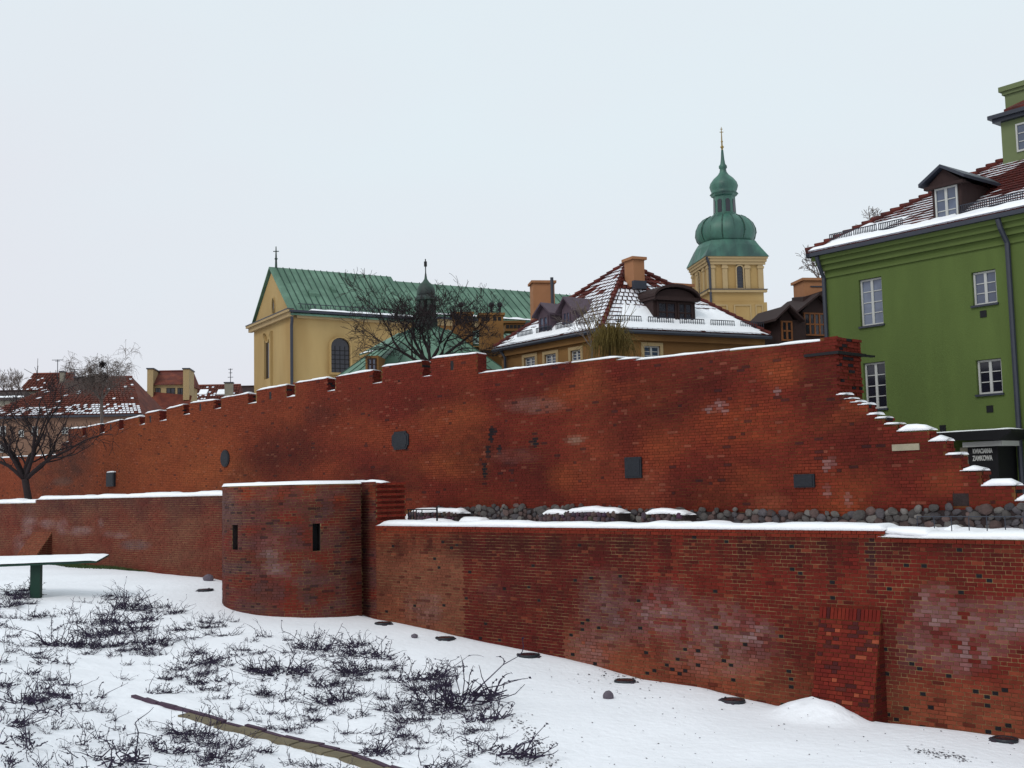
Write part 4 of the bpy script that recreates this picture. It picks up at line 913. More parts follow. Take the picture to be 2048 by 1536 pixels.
part('roof_deck', 'tile', gh, lambda b: b.add([GR(-e0,-e0)-V((0,0,.06)), GR(GE,-e0)-V((0,0,.06)), GR(GE,KR)-V((0,0,.06)), GR(KR,KR)-V((0,0,.06)), GF.p(-e0,zg+.1,-9.0)], [(0,1,2,3),(0,3,4)]))
tiles('roof_tiles', GR(-e0,-e0), GR(GE,-e0), (GR(KR,KR), GR(GE,KR)), gh, lambda k, u: (.98 if k < .22 else .9 if (k < .3 or u < .17) else .4 if k < .42 else .06) if u < .5 else (.97 if k < .12 else .75 if k < .2 else .1), base=(110,44,40), keep=300, kmin=.12)
tiles('roof_tiles', GF.p(-e0,zg+.16,-9.0-e0), GR(-e0,-e0), GR(KR,KR), gh, lambda k, u: .8, base=(110,44,40))
d = GR(KR,KR)-GR(-e0,-e0); n_ = int(d.length/.36)
for i in range(n_):
    a = GR(-e0,-e0)+d*(i/n_); b_ = GR(-e0,-e0)+d*((i+1.2)/n_); part('ridge_tile', 'tile', gh, lambda b: b.tube([a+V((0,0,.12)), b_+V((0,0,.05))], [.12,.08], 6))
snow_sheet(gh, GR(-e0,-e0), GR(GE,-e0), GR(KR,KR), GR(GE,KR), .02, .115, .05, 5, .01, 1., .06)
snow_sheet(gh, GR(-e0,-e0), GR(GE,-e0), GR(KR,KR), GR(GE,KR), .1, .3, .05, 8, .0, .14, .06)
part('eave_snow', 'snow', gh, lambda b: snow_strip(b, [GR(-e0+.1,-.28), GR(GE,-.28)], GF.m, .42, .12, 2))
for k in range(9):
    s0 = .2+k*1.02; mb = MB(); p = GR(s0, .12)
    if 3.05 < s0 < 4.9: continue
    for e in (.08, .3): mb.box(p+V((0,0,e)), GF.t*.92, GF.m*.03, (0,0,.03))
    for i in range(14): mb.box(p+GF.t*(.92*i/13), GF.t*.02, GF.m*.03, (0,0,.33))
    mb.build('snow_guard', M['metal'], gh)
# dormer
F = Frame(GF.p(0,0,-.15).xy, GF.t.xy); a, b_, c, d = rect(F, 1872, 1917, 374, 446); cx_ = (a+b_)/2; zp = F.hit(1884, 334, .3)[1]; w2 = (b_-a)
dm = part('dormer', 'brownwood', gh, lambda b: F.box(b, a-.12, b_+.12, c-.35, d+.12, -3.2, 0)); BASE[dm.name] = V((0,0,0))
def rf_(b):
    for s_ in (-1, 1):
        A_, B_ = F.p(cx_, zp, .32), F.p(cx_+s_*(w2/2+.42), d+.12, .32); e = -F.m*3.6; u_ = V((0,0,.11)); b.add([A_,B_,B_+e,A_+e,A_+u_,B_+u_,B_+e+u_,A_+e+u_], [(3,2,1,0),(4,5,6,7),(0,1,5,4),(1,2,6,5)])
part('dormer_roof', 'metal', dm, rf_); part('dormer_pediment', 'brownwood', dm, lambda b: (F.poly(b, [(a-.3,d+.05),(b_+.3,d+.05),(cx_,zp-.02)], -.3, .12), F.box(b, a-.3, b_+.3, d+.0, d+.1, 0, .2)))
window(dm, F, a, b_, c, d, .05, 2, 3, 'white', 'glass', .055, .03)
# raised attic with its own little roof and chimney
p = GF.p(KR+.6, 0, -KR+.2); F = Frame(at(2006, 320, p.y+.4).xy, (.62,-.784)); zlo, zmi, zhi = F.hit(2012, 330)[1], F.hit(2008, 238)[1], F.hit(2005, 166)[1]
at_ = part('attic_lantern', 'greengrey', gh, lambda b: F.box(b, 0, 5, zlo-1.2, zmi, -3, 0)); BASE[at_.name] = V((0,0,0))
part('attic_cornice', 'metal', at_, lambda b: (F.box(b, -.2, 5, zmi-.12, zmi, -3, .22), F.box(b, -.3, 5, zmi+.002, zmi+.14, -3, .36)))
part('attic_roof', 'tile', at_, lambda b: b.prism([F.p(.3,zmi+.14,.3), F.p(5,zmi+.14,.3), F.p(5,zmi+.9,-1.2), F.p(.9,zmi+.9,-1.2)], (0,0,.1)))
part('attic_chimney', 'greengrey', at_, lambda b: F.box(b, -.05, 3, zmi, zhi-.3, -2.2, -.5)); part('chimney_cap', 'greengrey', at_, lambda b: (F.box(b, -.12, 3.1, zhi-.3, zhi-.18, -2.3, -.42), F.box(b, -.2, 3.2, zhi-.18, zhi, -2.4, -.34)))
a, b_, c, d = rect(F, 2033, 2075, 243, 300); window(at_, F, a, b_, c, d, .05, 2, 3)
for x, y in ((1967,628), (1980,818), (1886,857)):
    s_, z_ = GF.hit(x, y); part('vent_grille', 'black', gh, lambda b: GF.box(b, s_-.11, s_+.11, z_-.11, z_+.11, .001, .02))
# ---------------------------------------------------------------- flower shop porch
PF = Frame(GF.p(0,0,1.1).xy, GF.t.xy); a, b_, c, d = rect(PF, 1938, 1998, 893, 1000)
ps = thing('flower_shop_porch', PF.p((a+b_)/2, TZ), 'black flower shop porch with snowy flat canopy and white lettered sign', 'kiosk')
part('booth', 'black', ps, lambda b: PF.box(b, a, b_, TZ-.1, d, -1.1, 0)); a2 = PF.hit(1918, 910)[0]; z2_ = PF.hit(1925, 925)[1]
part('side_panel', 'whitestone', ps, lambda b: PF.box(b, a2, a-.005, TZ, d, -1.1, -.08)); l = rect(PF, 1929, 2008, 883, 893)
part('lintel', 'white', ps, lambda b: PF.box(b, l[0], l[1], l[2]+.0, l[3], -1.1, .12)); k = rect(PF, 1840, 2034, 862, 876)
cn = part('canopy', 'black', ps, lambda b: (PF.poly(b, [(k[0],k[2]+.05),(k[0]+1.2,k[2]-.05),(l[1],l[3]+.002),(l[1]+.1,l[3]+.06),(k[1],k[2]+.1),(k[1],k[3]-.02),(k[0],k[3]-.02)], -1.05, .35)))
part('canopy_snow', 'snow', ps, lambda b: snow_strip(b, [PF.p(k[0]+.05,k[3]-.02,-.35), PF.p(k[1]-.15,k[3]-.02,-.35)], PF.m, 1.3, .07, 2))
def text(txt, F, s, z, o, size, sx, parent, m_):
    cu = bpy.data.curves.new('t', 'FONT'); cu.body = txt; cu.size = size; cu.offset = .006; cu.extrude = .004
    ob = bpy.data.objects.new('t', cu); COL.objects.link(ob); dg = bpy.context.evaluated_depsgraph_get(); me = bpy.data.meshes.new_from_object(ob.evaluated_get(dg)); bpy.data.objects.remove(ob)
    for v in me.vertices: v.co = F.p(s+v.co.x*sx, z+v.co.y, o+v.co.z)
    me.materials.clear(); me.materials.append(M[m_]); o_ = bpy.data.objects.new('lettering', me); link(o_, parent); return o_
t1 = rect(PF, 1946, 1993, 897, 906); t2 = rect(PF, 1946, 1984, 911, 921)
text('KWIACIARNIA', PF, t1[0], t1[2], .02, (t1[3]-t1[2])*1.42, .5, ps, 'white'); text('ZAMKOWA', PF, t2[0], t2[2], .02, (t2[3]-t2[2])*1.42, .56, ps, 'white')
# ---------------------------------------------------------------- timber-windowed house between tower and green house
lf = Frame(at(1560, 690, 50).xy, (.85, .3)); lz = lf.hit(1600, 690)[1]
lh = thing('timber_house', lf.p(1.5, GZ), 'dark roofed house with brown timber dormer windows and pinkish chimney beside the green house', 'house')
part('wall', 'ochre', lh, lambda b: lf.box(b, 0, 6, GZ, lz, -6, 0)); part('roof', 'brownwood', lh, lambda b: b.prism([lf.p(-.2,lz,.3), lf.p(6,lz,.3), lf.p(6,lz+2.2,-3), lf.p(-.1,lz+1.2,-3)], (0,0,.1)))
for x0, x1, y0, y1, ypk, cols, o_ in ((1562,1584,642,682,616,2,.4), (1607,1660,626,672,592,5,.2)):
    F = Frame(lf.p(0,0,o_).xy, lf.t.xy); a, b_, c, d = rect(F, x0, x1, y0, y1); zp = F.hit((x0+x1)/2, ypk)[1]; cx_ = (a+b_)/2
    dm = part('dormer', 'brownwood', lh, lambda b: F.box(b, a-.06, b_+(.7 if cols == 2 else .06), c-.5, d+.06, -2, 0)); BASE[dm.name] = V((0,0,0))
    def rf_(b):
        for s_ in (-1, 1):
            A_, B_ = F.p(cx_, zp, .35), F.p(cx_+s_*((b_-a)/2+.45), d-.05, .35); e = -F.m*2.6; u_ = V((0,0,.1)); b.add([A_,B_,B_+e,A_+e,A_+u_,B_+u_,B_+e+u_,A_+e+u_], [(3,2,1,0),(4,5,6,7),(0,1,5,4),(1,2,6,5)])
    part('dormer_roof', 'brownwood', dm, rf_); part('dormer_gable', 'brownwood', dm, lambda b: F.poly(b, [(a-.1,d),(b_+.1,d),(cx_,zp)], -.3, .02))
    window(dm, F, a, b_, c, d, .06, cols, 2, 'wood', 'glass_dark', .07, .07)
    if cols == 2: part('roof_snow', 'snow', dm, lambda b: snow_strip(b, [F.p(cx_+.15,zp-.05,-.1), F.p(cx_+.6,zp-.3,-.1)], F.m, .5, .07, 2))
F, s1, z1 = chimney(lh, 1609, 1665, 556, 600, 51, 1.2, 'chim', 'chim', (1,.15)); part('chimney_band', 'metal', lh, lambda b: F.box(b, .3, s1, z1-.42, z1-.36, .001, .03))
part('chimney_skirt', 'brownwood', lh, lambda b: b.prism([F.p(-.25,at(1609,600,51).z-.15,.4), F.p(s1+.2,at(1609,600,51).z+.4,.4), F.p(s1+.2,at(1609,600,51).z+.5,-1.2), F.p(-.1,at(1609,600,51).z+.1,-1.2)], (0,0,.2)))
sf = Frame(at(1525, 690, 62).xy, (1, .1)); sz = sf.hit(1540, 682)[1]; s1 = sf.hit(1575, 690)[0]
sh = thing('small_copper_house', sf.p(.6, GZ), 'small house with green copper roof and yellow chimney peeping out beside the bell tower', 'house')
part('wall', 'ochre', sh, lambda b: sf.box(b, 0, s1, GZ, sz, -4, 0)); part('roof', 'patina', sh, lambda b: b.prism([sf.p(-.3,sz,.3), sf.p(s1,sz,.3), sf.p(s1,sz+1.2,-2), sf.p(.3,sz+1.2,-2)], (0,0,.1)))
F, q1, z1 = chimney(sh, 1533, 1560, 646, 660, 64, .7, 'ochre', 'cream', (1,.1))
for x in (1540, 1546):
    p = at(x, 646, 63.7); part('chimney_pot', 'copper_dark', sh, lambda b: b.tube([p-V((0,0,.1)), p+V((0,0,.35))], .09, 6))
p = at(1536, 668, 61.5); part('roof_pipe', 'black', sh, lambda b: (b.tube([p-V((0,0,.4)), p+V((0,0,.3))], .09, 6), b.lathe(p+V((0,0,.25)), [(.1,0),(.19,.06),(.1,.2)], 8)))
# ---------------------------------------------------------------- houses beyond the far end of the wall
def far_house(name, D, x0, x1, ye, yr, label, wallm, roofm, ins=(0,0), depth=9, wins=(), snow=None, gz=GZ, t=(1,.05), tsn=None):
    F = Frame(at(x0, ye, D).xy, t); s1 = F.hit(x1, ye)[0]; z0 = F.hit(x0, ye)[1]; mid = F.p(s1/2, 0, -depth/2); r = ray((x0+x1)/2, yr); zr_ = r.z*(mid.y/r.y)
    root = thing(name, F.p(s1/2, gz), label, 'house'); R = lambda s, q, z: F.p(s, z, -q)
    part('wall', wallm, root, lambda b: F.box(b, .2, s1-.2, gz, z0, -depth+.2, -.2))
    a0, a1 = ins[0]*s1, s1-ins[1]*s1
    part('roof', roofm, root, lambda b: b.add([R(-.1,-.1,z0-.1), R(s1+.1,-.1,z0-.1), R(s1+.1,depth+.1,z0-.1), R(-.1,depth+.1,z0-.1), R(a0,depth/2,zr_), R(a1,depth/2,zr_)], [(0,1,5,4),(2,3,4,5),(1,2,5),(3,0,4),(3,2,1,0)]))
    for w_ in wins:
        q = rect(F, *w_[:4], -.2); window(root, F, *q, -.14, 2, w_[4] if len(w_) > 4 else 2, 'white' if wallm != 'cream' else 'black', 'glass_dark', .05, .04)
    if tsn: tiles('roof_tiles', R(-.1,-.1,z0-.05), R(s1+.1,-.1,z0-.05), (R(a0,depth/2,zr_+.05), R(a1,depth/2,zr_+.05)), root, tsn, .3, .36, (124,62,48), .07)
    if snow:
        for y0, y1, h in snow:
            k0, k1 = y0, y1; part('roof_snow', 'snow', root, lambda b: snow_strip(b, [R(s1*.02+a0*k0, depth/2*k0+.2, z0+(zr_-z0)*k0), R(s1*.98-ins[1]*s1*k0, depth/2*k0+.2, z0+(zr_-z0)*k0)], (R(0,depth/2,zr_)-R(0,0,z0)).normalized(), h, .1, 3))
    part('ridge', roofm, root, lambda b: b.tube([R(a0,depth/2,zr_), R(a1,depth/2,zr_)], .14, 6))
    return root, F, s1, z0, zr_, R
ah = far_house('apartment_house', 92, -40, 283, 832, 757, 'large hip roofed house with snow along its eaves and beige walls behind the birch', 'beige', 'tile_far', (.44,.18), 11, [(64,76,853,872),(124,137,855,868),(0,12,852,872),(0,16,888,905),(38,48,860,874)], None, tsn=lambda k, u: (.75 if u > .5 and k < .26 else .55 if k < .16 else .04))
chimney(ah[0], 148, 184, 753, 800, 97, 1.4, 'rubble', 'metal')
part('eaves_board', 'metal', ah[0], lambda b: ah[1].box(b, -.1, ah[2]+.1, ah[3]-.25, ah[3]-.08, -.1, .12))
rh = far_house('red_roof_house', 118, 42, 126, 780, 748, 'red tiled house with pale wall and chimney beyond the beige walls', 'chim2', 'tile_far', (0,0), 7, [(52,62,787,800),(80,90,787,800)], None, tsn=lambda k, u: .4 if k < .12 else .03); chimney(rh[0], 119, 127, 742, 775, 119, .7, 'chim2', 'metal')
yh = far_house('cream_dormer_house', 116, 303, 373, 768, 743, 'cream house with three dark windows, red roof and chimney gables at both ends', 'cream', 'tile_far', (0,0), 6, [(311,321,776,796),(333,350,776,796),(355,366,776,796)], None); 
part('lower_roof', 'tile_far', yh[0], lambda b: b.prism([yh[1].p(-2.6,yh[3]-2.8,1.0), yh[1].p(yh[2]+.5,yh[3]-2.6,1.0), yh[1].p(yh[2]+.5,yh[3]-1.35,-.15), yh[1].p(-2.6,yh[3]-.6,-.15)], (0,0,.12)))
for x0, x1 in ((294,306), (366,378)): chimney(yh[0], x0, x1, 736, 800, 115.7, 3.2, 'cream', 'metal')
dh = far_house('low_red_house', 126, 372, 470, 806, 771, 'low red roofed house with snowy skylights beside the church', 'chim2', 'tile_far', (0,0), 7, (), None, tsn=lambda k, u: .3 if .3 < k < .6 else .08)
for x in (397, 433): p = at(x, 791, 127.5); part('skylight', 'snow', dh[0], lambda b: b.box(p, (.9,0,0), (0,.9,.6), (0,-.1,.15)))
chimney(dh[0], 449, 465, 764, 800, 126, .8, 'chim2', 'metal')
eh = far_house('slate_roof_house', 132, 460, 540, 812, 773, 'dark roofed house with thin snow showing just beside the church gable', 'chim2', 'brownwood', (0,0), 8, (), [(.8,.9,.7)])
oh = far_house('dark_roof_house', 112, -60, 46, 800, 783, 'dark roofed house at the foot of distant bare trees', 'chim2', 'brownwood', (0,.2), 7, (), [(.3,.4,.6)])
def antenna(x, y0, y1, D, label, bars):
    p = at(x, y1, D); h = at(x, y0, D).z-p.z; mb = MB(); mb.tube([p-V((0,0,.5)), p+V((0,0,h))], .04, 4)
    for k, w_ in bars: mb.tube([p+V((-w_/2,0,h*k)), p+V((w_/2,0,h*k))], .03, 4)
    o = mb.build('antenna', M['metal']); tag(o, label, 'antenna')
antenna(115, 719, 750, 119, 'thin T-shaped television antenna above the red tiled house', ((.97,1.2),(.9,.5)))
antenna(148, 738, 756, 98, 'short television antenna on the wide grey chimney', ((.95,.9),(.7,.5),(.5,.6)))
antenna(461, 737, 766, 126.3, 'branched television antenna on the low red house', ((.95,.5),(.7,.4),(.4,.6)))
# ================================================================ TREES
ENDS = []
def grow(mt, mc, p, d, L, r, lvl, R, droop=0., up=.12, jit=.35, kids=(2,4), thin=.035, fall=.62, rmin=.008, spread=.75):
    n = 4 if lvl > 0 else 3; pts, rad = [V(p)], [r]; d = d.normalized(); q = V(p); dirs = []
    for i in range(n):
        d = (d+V((R.gauss(0,jit), R.gauss(0,jit), R.gauss(0,jit)+up-droop*(1 if lvl < 3 else 0)))*.5).normalized(); q = q+d*(L/n); pts.append(q.copy()); rad.append(max(rmin, r*(1-.42*(i+1)/n))); dirs.append(d.copy())
    (mt if r > thin else mc).tube(pts, rad, 6 if r > .05 else 4 if r > .02 else 3, cap=r > .05)
    if lvl <= 0:
        ENDS.append(q.copy()); return
    nk = R.randint(*kids)
    for k in range(nk+1):
        if k == 0: i, f = n, 1.
        else: f = R.uniform(.3, .98); i = max(1, min(n, int(f*n)+1))
        b = pts[i] if k == 0 else pts[i-1].lerp(pts[i], R.random()); dd = dirs[min(i, n)-1]
        ax = V((R.gauss(0,1), R.gauss(0,1), R.gauss(0,.6))); nd = (dd*(1.0 if k == 0 else .75)+ax.normalized()*(spread*.45 if k == 0 else spread)).normalized()
        grow(mt, mc, b, nd, L*fall*R.uniform(.8, 1.2), max(rmin, rad[min(i, n)]*(.85 if k == 0 else .6)), lvl-1, R, droop, up, jit, kids, thin, fall, rmin, spread)
def tree(name, base, fork, limbs, L, r, lvl, seed, label, m_='bark', group=None, weep=0, **kw):
    ENDS.clear(); R = random.Random(seed); root = thing(name, base, label, 'tree', group); mt, mc = MB(), MB(); base, fork = V(base), V(fork)
    mid = base.lerp(fork, .5)+V((.08,0,0)); mt.tube([base, mid, fork], [r*1.25, r*1.05, r], 8)
    for d, k in limbs: grow(mt, mc, fork-V((0,0,.1*R.random())), V(d), L*k, r*.62, lvl, R, **kw)
    if weep:
        for e in ENDS:
            for j in range(weep):
                o = V((R.gauss(0,.3), R.gauss(0,.3), 0)); mc.tube([e-o*.4, e+o*.6-V((0,0,.15)), e+o-V((0,0,R.uniform(.25,.8)))], [.009,.008,.006], 3, cap=False)
    mt.build('trunk', M[m_], root, True); mc.build('crown', M[m_], root); return root
f_ = at(862, 728, 49)
tree('bare_tree', (f_.x+.1, f_.y, GZ), f_, [((-1.25,0,.42),1.3),((-.6,.3,.9),1.0),((.0,-.2,1.2),.95),((1.2,.1,.5),1.1),((.7,.2,.8),.9),((-1.0,-.2,.8),1.0),((.4,-.3,1),.9)], 1.6, .14, 5, 29, 'dark leafless tree spreading above the battlements in front of the lantern turret', rmin=.008, jit=.4, up=.1, fall=.66, kids=(2,3))
f_ = at(50, 958, 64); b_ = at(60, 1040, 64)
tree('bare_tree', (b_.x, b_.y, -1.4), f_, [((-1.,0,.7),1.1),((-.4,.2,1.1),1.25),((.1,.2,1.2),1.35),((.55,0,1.1),1.3),((1.0,-.1,.7),1.2),((.9,.3,1.0),1.1),((-.7,0,1.),1.2),((.35,-.2,1.1),1.2)], 2.1, .2, 4, 5, 'dark leafless tree with dense low branches standing between the two brick walls', rmin=.014, jit=.33, up=.1, fall=.66, kids=(1,3))
f_ = at(203, 800, 84)
bi = tree('birch_tree', (f_.x, f_.y, GZ), f_, [((-.5,0,1.2),1.15),((.05,.1,1.3),1.2),((.5,0,1.1),1.15),((.9,0,.8),1.1),((-.8,.1,.9),.8)], 1.42, .12, 4, 11, 'pale weeping birch with dark mistletoe balls behind the battlements', 'bark2', weep=1, droop=.24, up=.2, rmin=.009, jit=.3, fall=.66)
for k, (x, y, s_) in enumerate(((205,729,.3),(180,742,.2),(207,753,.38))):
    R = random.Random(k); mb = MB(); c = at(x, y, 84)
    for i in range(90):
        u_ = V((R.gauss(0,1), R.gauss(0,1), R.gauss(0,.9))).normalized(); mb.tube([c, c+u_*s_*R.uniform(.6, 1.1)], .025, 3)
    mb.build('mistletoe', M['bark'], bi)
for k, (x, y, D, h, lab) in enumerate(((8,790,150,3.0,'distant small bare tree furthest from the red tiled house'),(22,790,148,3.6,'distant small bare tree between two others above dark roof'),(36,790,146,3.2,'distant small bare tree nearest the red tiled house'))):
    p = at(x, y, D); tree('bare_tree', (p.x, p.y, GZ), p, [((-.3,0,1.2),1),((.3,0,1.2),1),((0,.2,1.3),1.1)], h*.45, .1, 3, 40+k, lab, 'bark2', 'distant bare trees above the dark roof', rmin=.02, jit=.25)
for x, y, D, lab, L in ((1742,470,62,'twiggy treetop showing over the snowy green house roof',.8), (1640,560,60,'twiggy treetop beside the pinkish chimney and green house',.9)):
    p = at(x, y, D); tree('bare_tree', (p.x, p.y, GZ), p, [((-.4,0,1.1),1),((.4,0,1.1),1),((0,.2,1.2),1)], L, .08, 3, int(x), lab, 'bark2', rmin=.012)
# weeping osier in front of the corner house and thin saplings
R = random.Random(3); p = at(1222, 730, 42.3); root = thing('willow_bush', (p.x, p.y, GZ), 'olive drooping willow bush in front of the ochre corner house', 'bush'); mt, mc = MB(), MB()
mt.tube([V((p.x,p.y,GZ)), p, at(1222,690,42.3)], [.1,.08,.05], 6)
for i in range(420):
    a = R.gauss(0, .34); t0 = at(1222, 668, 42.3)+V((a*.9, R.gauss(0,.3), R.uniform(-.15, .45)-.5*a*a)); o = V((a*.7+R.gauss(0,.12), R.gauss(0,.2), 0))
    mc.tube([t0-o*.3-V((0,0,.25)), t0, t0+o*.45+V((0,0,-.25)), t0+o*.7+V((0,0,-R.uniform(.5,1.15)))], [.009,.01,.008,.006], 3)
for i in range(16):
    a = R.uniform(-.9, .9); b0 = at(1215+a*20, 690, 42.3); mc.tube([b0, b0+V((a*.4,0,.7)), b0+V((a*.7+R.gauss(0,.15),0,R.uniform(1.0,1.9)))], [.02,.014,.007], 3)
mt.build('trunk', M['bark'], root); mc.build('crown', M['willow'], root)
f_ = at(1183, 690, 43.5); tree('sapling', (f_.x, f_.y, GZ), f_, [((-.25,0,1.2),1.),((.3,0,1.1),1.1),((-.7,0,.9),1.),((.0,.1,1.3),1.2)], .9, .045, 3, 77, 'thin leafless sapling in front of the snowy left roof slope dormers', 'bark2', rmin=.007, jit=.25)
# ================================================================ GROUND THINGS
# kerb of blocks with a strip of bare paving slabs
kp = [on_ground(x, y) for x, y in ((262,1396),(300,1407),(340,1418),(430,1443),(520,1467),(610,1490),(690,1512),(760,1533),(860,1562))]
kr = thing('kerb', kp[4], 'dark brick kerb with bare paving slabs crossing the snowy shrub bank', 'kerb')
def along(pts, step):
    out, carry = [], 0.
    for a, b in zip(pts, pts[1:]):
        L = (b-a).length; t = carry
        while t < L: out.append((a.lerp(b, t/L), (b-a).normalized())); t += step
        carry = t-L
    return out
for i, (p, d) in enumerate(along(kp, .5)):
    d = V((d.x, d.y, 0)).normalized(); nrm = V((d.y, -d.x, 0)); nrm = nrm if nrm.dot(-p) > 0 else -nrm; z = ground(p.x, p.y); e = d*.475
    e = V((e.x, e.y, ground(p.x+e.x, p.y+e.y, False)-ground(p.x, p.y, False))); mb = MB(); mb.box(p+V((0,0,z-p.z-.17+rnd.uniform(0,.015))), e, -nrm*.11, (0,0,.23)); mb.build('kerb_stone', M['kerb'], kr)
    if 3 < i < 60:
        if True:
            q = p+nrm*.04; mb = MB(); mb.box(V((q.x,q.y,z-.06+rnd.uniform(0,.015))), e*.97, nrm*(.30+.06*N(i*.7,2)), (0,0,.11)); mb.build('paving_slab', M['slab'], kr)
# information board: green post with a broad snowy panel
bp = on_ground(71, 1196); bz = at(71, 1128, bp.y).z
sg = thing('information_board', bp, 'broad tilted information board with snow on top and a thick dark green post', 'sign')
part('post', 'signgreen', sg, lambda b: b.box((bp.x-.17,bp.y-.06,bp.z-.3), (.34,0,0), (0,.2,0), (0,0,bz-bp.z+.3)))
x1 = at(197, 1122, bp.y).x; x0 = at(-60, 1125, bp.y).x
part('panel', 'signgreen', sg, lambda b: b.prism([V((x0,bp.y-.55,bz-.06)), V((x1,bp.y-.2,bz+.0)), V((x1,bp.y+1.0,bz+.16)), V((x0,bp.y+.9,bz+.16))], (0,0,.06)))
def bsnow(b):
    n = 24; vs_, fs = [], []
    for i in range(n+1):
        u = i/n
        for j in range(7):
            v = j/6; f0, f1 = V((x0,bp.y-.55,bz)).lerp(V((x1,bp.y-.2,bz+.06)), u), V((x0,bp.y+.9,bz+.22)).lerp(V((x1,bp.y+1.0,bz+.22)), u)
            q = f0.lerp(f1, v); e = min(1, 8*min(u+.2, 1-u, v+.02, 1-v+.02)); vs_.append(q+V((0,0,.07*math.sqrt(max(0,e))*(1+.3*N(q.x*3,q.y*3)))))
    for i in range(n):
        for j in range(6): fs.append((i*7+j, (i+1)*7+j, (i+1)*7+j+1, i*7+j+1))
    b.add(vs_, fs)
part('snow_cover', 'snow', sg, bsnow, True)
# bare grass at the foot of the far wall
mb = MB(); pa = [LW.p(LW.hit(x, 1120)[0], 0) for x in rng(105, 292, 6)]
R = random.Random(9)
for i in range(2600):
    t = R.random(); q = pa[int(t*(len(pa)-1))]; k = R.random()**.7*max(.12, min(1, t*5)*min(1, (1-t)*2.2))*1.35; p = q+LW.m*(k+.02)+LW.t*R.uniform(-.4,.4); z = ground(p.x, p.y); h = R.uniform(.06, .16); w2 = R.uniform(.012, .03)
    l = V((R.gauss(0,.06), R.gauss(0,.06), h)); mb.add([(p.x-w2,p.y,z-.01), (p.x+w2,p.y,z-.01), (p.x+l.x,p.y+l.y,z+l.z)], [(0,1,2)])
o = mb.build('grass', M['grass']); o['kind'] = 'stuff'; o['label'] = 'strip of bare green grass at the foot of the far brick wall'; o['category'] = 'grass'
# floodlights sunk in the snow along the wall
def flood(x, y, rad, label):
    p = on_ground(x, y); root = thing('floodlight', p, label, 'light', 'ground floodlights along the foot of the outer wall')
    mb = MB(); mb.lathe(p+V((0,0,-.02)), [(rad*1.05,-.1),(rad*1.05,.05),(rad,.075),(rad*.8,.07),(rad*.78,.05)], 20); mb.build('housing', M['lamp'], root)
    mb = MB(); mb.lathe(p+V((0,0,.0)), [(rad*.77,.0),(rad*.77,.045),(rad*.4,.06),(rad*.05,.065)], 16); mb.build('lens', M['glass_dark'], root)
    R = random.Random(int(x))
    for i in range(7):
        a = R.uniform(0, 6.3); q = p+V((math.cos(a), math.sin(a), 0))*rad*R.uniform(.9, 1.3); mb = MB(); k = R.uniform(.03,.08)
        mb.lathe(V((q.x,q.y,ground(q.x,q.y)-.02)), [(k,0),(k*.9,.03),(k*.3,.06)], 6, a); mb.build('clod', M['debris'], root)
fl = 'round dark floodlight sunk in the trampled snow beside the outer wall'
for x, y, r_, wh in ((411,1181,.28,'beside the dark rock at the far wall'),(527,1219,.3,'touching the rounded foot of the tower'),(766,1248,.26,'next after the tower along the wall'),(890,1278,.28,'beside the small round rock'),(1056,1312,.3,'midway between the round rock and the pointed rock'),(1250,1364,.27,'just behind the pointed rock'),(1466,1403,.28,'between the pointed rock and the brick pier'),(2010,1481,.24,'beyond the brick pier')): flood(x, y, r_, 'round dark floodlight sunk in the snow '+wh)
def rock(x, y, r_, hgt, label, seed):
    p = on_ground(x, y); o = bpy.data.objects.new('rock', stone_mesh(seed)); COL.objects.link(o); o.data.materials.clear(); o.data.materials.append(M['rock'])
    o.location = p+V((0,0,hgt*.55)); o.scale = (r_, r_, hgt); tag(o, label, 'rock')
rock(829, 1276, .1, .085, 'small round grey rock on the snow between two floodlights', 20); rock(1217, 1397, .13, .12, 'small pointed grey rock alone on the open snow', 24); rock(416, 1161, .2, .16, 'dark rock against the far wall beside the tower', 27)
# snow crumbs, leaves and clods scattered on the trampled snow
mb = MB(); R = random.Random(17)
def speck(px, py, k):
    p = on_ground(px, py); a = R.uniform(0, 3.1); u_ = V((math.cos(a), math.sin(a), 0))*k; v_ = V((-math.sin(a), math.cos(a), 0))*k*R.uniform(.3,.8)
    mb.add([p+u_+V((0,0,.012)), p+v_+V((0,0,.02)), p-u_+V((0,0,.012)), p-v_+V((0,0,.006))], [(0,1,2,3)])
for i in range(90): speck(R.gauss(1250, 40), R.gauss(1352, 10), R.uniform(.02,.05))
for i in range(60): speck(R.uniform(1100, 1500), R.uniform(1325, 1400), R.uniform(.015,.04))
for i in range(240): speck(R.uniform(850, 2048), R.uniform(1330, 1536), R.uniform(.01,.03))
for i in range(110):
    t = R.random(); speck(1815+t*125+R.gauss(0,6), 1499+t*20+R.gauss(0,4), R.uniform(.015,.045))
for i in range(160):
    t = R.random(); speck(1020+t*90+R.gauss(0,10), 1425+t*110+R.gauss(0,8), R.uniform(.015,.045))
o = mb.build('leaf_litter', M['debris']); o['kind'] = 'stuff'; o['label'] = 'dark leaf litter and clods scattered on the snow'; o['category'] = 'litter'
